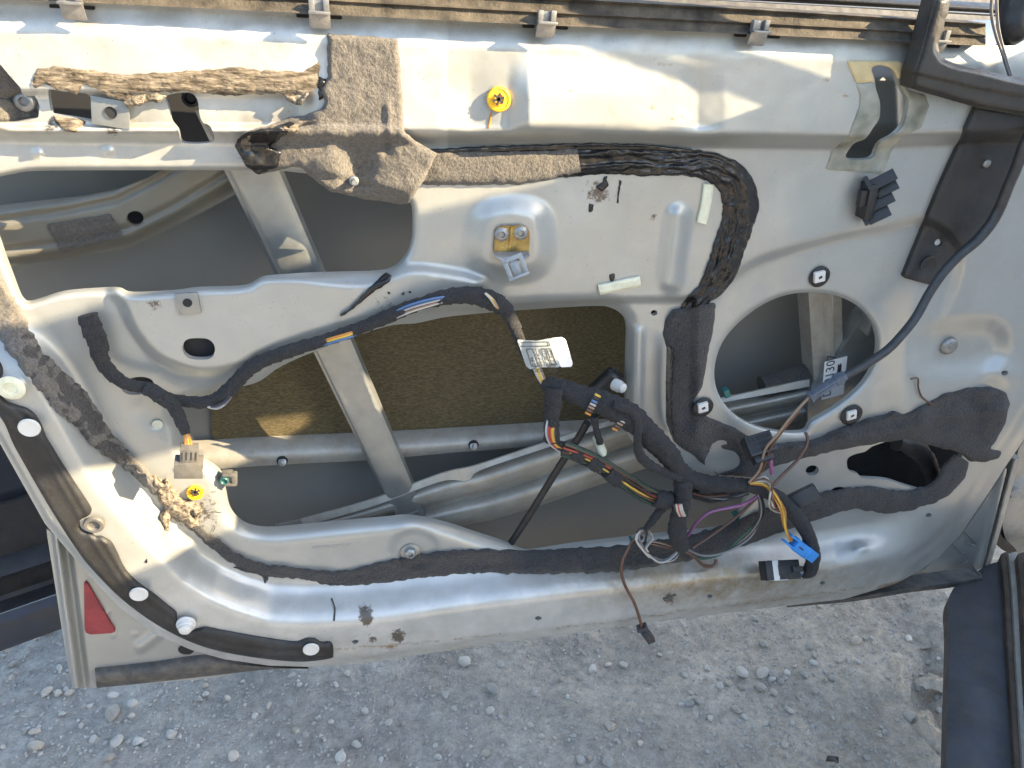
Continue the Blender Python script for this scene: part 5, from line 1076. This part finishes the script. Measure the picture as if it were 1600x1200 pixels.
ov = strip3('sill_cover', [(1481, 1067), (1480, 1110), (1479, 1200), (1477, 1400)], [(1556, 1080), (1577, 1105), (1584, 1200), (1592, 1400)], .302, .306, M['navy'], sill, bulge=.003, thick=.003)
for x0, x1, z, m in ((1562, 1574, .312, 'scuff'), (1574, 1588, .318, 'pillar'), (1588, 1606, .330, 'scuff'), (1606, 1660, .345, 'plate')):
    strip3('scuff_strip', [(x0 + 2, 866), (x0 + 8, 930), (x0 + 14, 1040), (x0 + 24, 1200), (x0 + 36, 1420)], [(x1 + 2, 862), (x1 + 8, 930), (x1 + 14, 1040), (x1 + 24, 1200), (x1 + 36, 1420)], z, z, M[m], car, bulge=.0015, thick=.06)
# hinge pillar behind the front edge of the door
def plate(name, poly, d, m, parent, rim=.02, cell=7, rel=None): return sheet(name, poly, (lambda x, y, F: d + (rel(x, y) if rel else 0)), m, parent, cell=cell, rim=rim)
hp = plate('hinge_pillar', [(1592, 700), (1690, 560), (1800, 560), (1800, 900), (1604, 872), (1586, 864), (1572, 846), (1566, 822), (1575, 770)], -.05, M['pillar'], car, rel=lambda x, y: .006 * sstep((y - np.interp(x, [1560, 1700], [752, 756])) / 4) - .03 * sstep((y - 835) / 20))
lathe('hinge_bolt', at(np.array([1584.]), np.array([768.]), np.array([-.042]))[0], (-.4, -1, .1), [(.008, 0), (.008, .004), (.0065, .007), (0, .0075)], M['pillar'], hp, 16)
plate('pillar_channel', [(1554, 818), (1560, 826), (1568, 842), (1582, 852), (1590, 862), (1588, 872), (1580, 866), (1564, 858), (1555, 842)], -.038, M['plate'], car, rim=.03, cell=3)
# unseen panel added beside the camera, cut to throw the shade on the door
LIT1 = [(-160, 545), (60, 505), (170, 472), (640, 340), (850, 286), (1000, 212), (1130, 188), (1200, 163), (1100, 137), (1000, 101), (862, 55), (845, -80), (-160, -80)]
LIT2 = [(-160, 800), (100, 738), (600, 612), (608, 655), (360, 828), (215, 892), (100, 950), (-160, 1060)]
LIT3 = [(1128, 72), (1335, 132), (1425, 112), (1500, 100), (1532, 95), (1505, 80), (1600, 60), (1600, -60), (1040, -60)]
LIT4 = [(1020, 82), (1060, 84), (1110, 94), (1160, 110), (1110, 102), (1060, 93)]
PN = np.array([NI[0], NI[1], 0.0]); PI_ = .70; PQ = cpt(0, PI_, 0)
def back(px, py, d=0.0, PQ=PQ):
    """where the sun ray that reaches this point of the door crosses the added sun blocker, as (forward, height)"""
    P = at(np.array([float(px)]), np.array([float(py)]), np.array([d]))[0]
    t = ((PQ - P) @ PN) / (SUN @ PN); X = P + SUN * t
    return ((X[:2] - PQ[:2]) @ E1, X[2])
W1, W2, W3, W4 = [[back(x, y, Hs(x, y)) for x, y in w_] for w_ in (LIT1, LIT2, LIT3, LIT4)]
def shell(name, outer, holes, i0, th, m, parent):
    loops = [[Vector((f, z, 0)) for f, z in lp] for lp in [outer] + holes]
    tri = tessellate_polygon(loops); flat = [p for lp in loops for p in lp]
    V = [cpt(p.x, i0, p.y) for p in flat] + [cpt(p.x, i0 + th, p.y) for p in flat]; n_ = len(flat)
    F = [tuple(t) for t in tri] + [tuple(i + n_ for i in reversed(t)) for t in tri]
    s = 0
    for lp in loops:
        k = len(lp)
        for a in range(k): F.append((s + a, s + (a + 1) % k, n_ + s + (a + 1) % k, n_ + s + a))
        s += k
    return meshobj(name, V, F, m, parent, smooth=False)
0 and print('lit windows', [[(round(a, 2), round(b, 2)) for a, b in w_] for w_ in (W1, W2, W3, W4)])
W2 = W2[:3] + [(-0.203, 1.353), (-0.188, 1.373), (-0.140, 1.333), (-0.140, 1.318), (-0.178, 1.313)] + W2[3:]
LOWB = [(1600, 74), (1532, 108), (1425, 126), (1335, 150), (1250, 186), (1130, 206), (1000, 228)]
WL = [back(x, y, Hs(x, y)) for x, y in LOWB]
OUTER = [(-.75, .05), (.85, .05), (.85, .30), (.68, .58), (.44, 1.03), (.18, 1.28), (.04, 1.36)] + WL + W1[4::-1] + [(-0.718, 1.648)]
shell('sun_blocker_panel', OUTER, [W2], PI_, .004, M['shade_panel'], car)
# unseen post added close to the sill, shaped to cast the belt shadow
PQN = cpt(0, .06, 0)
def backn(x, y): return back(x, y, Hs(x, y), PQN)
POST = [(1040, -120), (1128, 72), (1335, 132), (1425, 112), (1500, 100), (1532, 95), (1560, 130), (1425, 205), (1130, 250), (1000, 262), (960, 245), (1000, 212), (1130, 188), (1200, 163), (1100, 137), (1000, 101), (862, 55), (850, -120)]
SLIT = [(1020, 82), (1060, 84), (1110, 94), (1160, 110), (1110, 103), (1060, 94)]
shell('sun_blocker_post', [backn(x, y) for x, y in POST], [[backn(x, y) for x, y in SLIT]], .06, .003, M['shade_panel'], car)
# ================================================================ dark vehicle parked behind
ND = np.array([.92, .39, 0]); ND /= np.linalg.norm(ND); NN = np.array([ND[1], -ND[0], 0])       # along, facing the camera
nb0 = atz(np.array([0.]), np.array([1018.]), .17)[0]
neigh = empty('parked_vehicle', (float(nb0[0]), float(nb0[1]), .02), 'dark blue vehicle with black cladding parked behind the open door', 'vehicle')
def nz_(py, o=0.0):
    return atplane(np.array([0.]), np.array([float(py)]), nb0 + NN * o, NN)[0][2]
def nloft(name, prof, m):
    V = []; ts = np.linspace(-1.6, 2.6, 30)
    for t in ts:
        for o, z in prof: V.append(nb0 + ND * t + NN * (o - .03 * (t / 2) ** 2) + np.array([0, 0, z - nb0[2]]))
    k = len(prof); F = [[i * k + j, (i + 1) * k + j, (i + 1) * k + j + 1, i * k + j + 1] for i in range(len(ts) - 1) for j in range(k - 1)]
    return meshobj(name, V, F, m, neigh, sharp=30)
z0, z1, z2, z3, z4 = nz_(1018), nz_(960, -.01), nz_(935, -.03), nz_(900, -.01), nz_(788, -.03)
0 and print('neighbour heights', z0, z1, z2, z3, z4)
nloft('sill_panel', [(-.10, z0 - .02), (-.01, z0 - .004), (0, z0), (.004, z0 + .01), (0, z1 - .006), (-.01, z1)], M['bclad2'])
nloft('lower_cladding', [(-.012, z1), (-.03, z1 + .003), (-.034, z2), (-.028, z3 - .02), (-.012, z3 - .008), (-.008, z3), (-.014, z3 + .006), (-.03, z3 + .012), (-.034, z4 - .004), (-.04, z4)], M['bclad'])
nloft('door_panel', [(-.045, z4 - .002), (-.034, z4 + .002), (-.02, z4 + .03), (.0, z4 + .12), (.005, z4 + .3), (-.02, z4 + .45), (-.06, z4 + .5)], M['bcar'])
nloft('side_window', [(-.06, z4 + .5), (-.07, z4 + .51), (-.25, z4 + .9)], M['dark'])
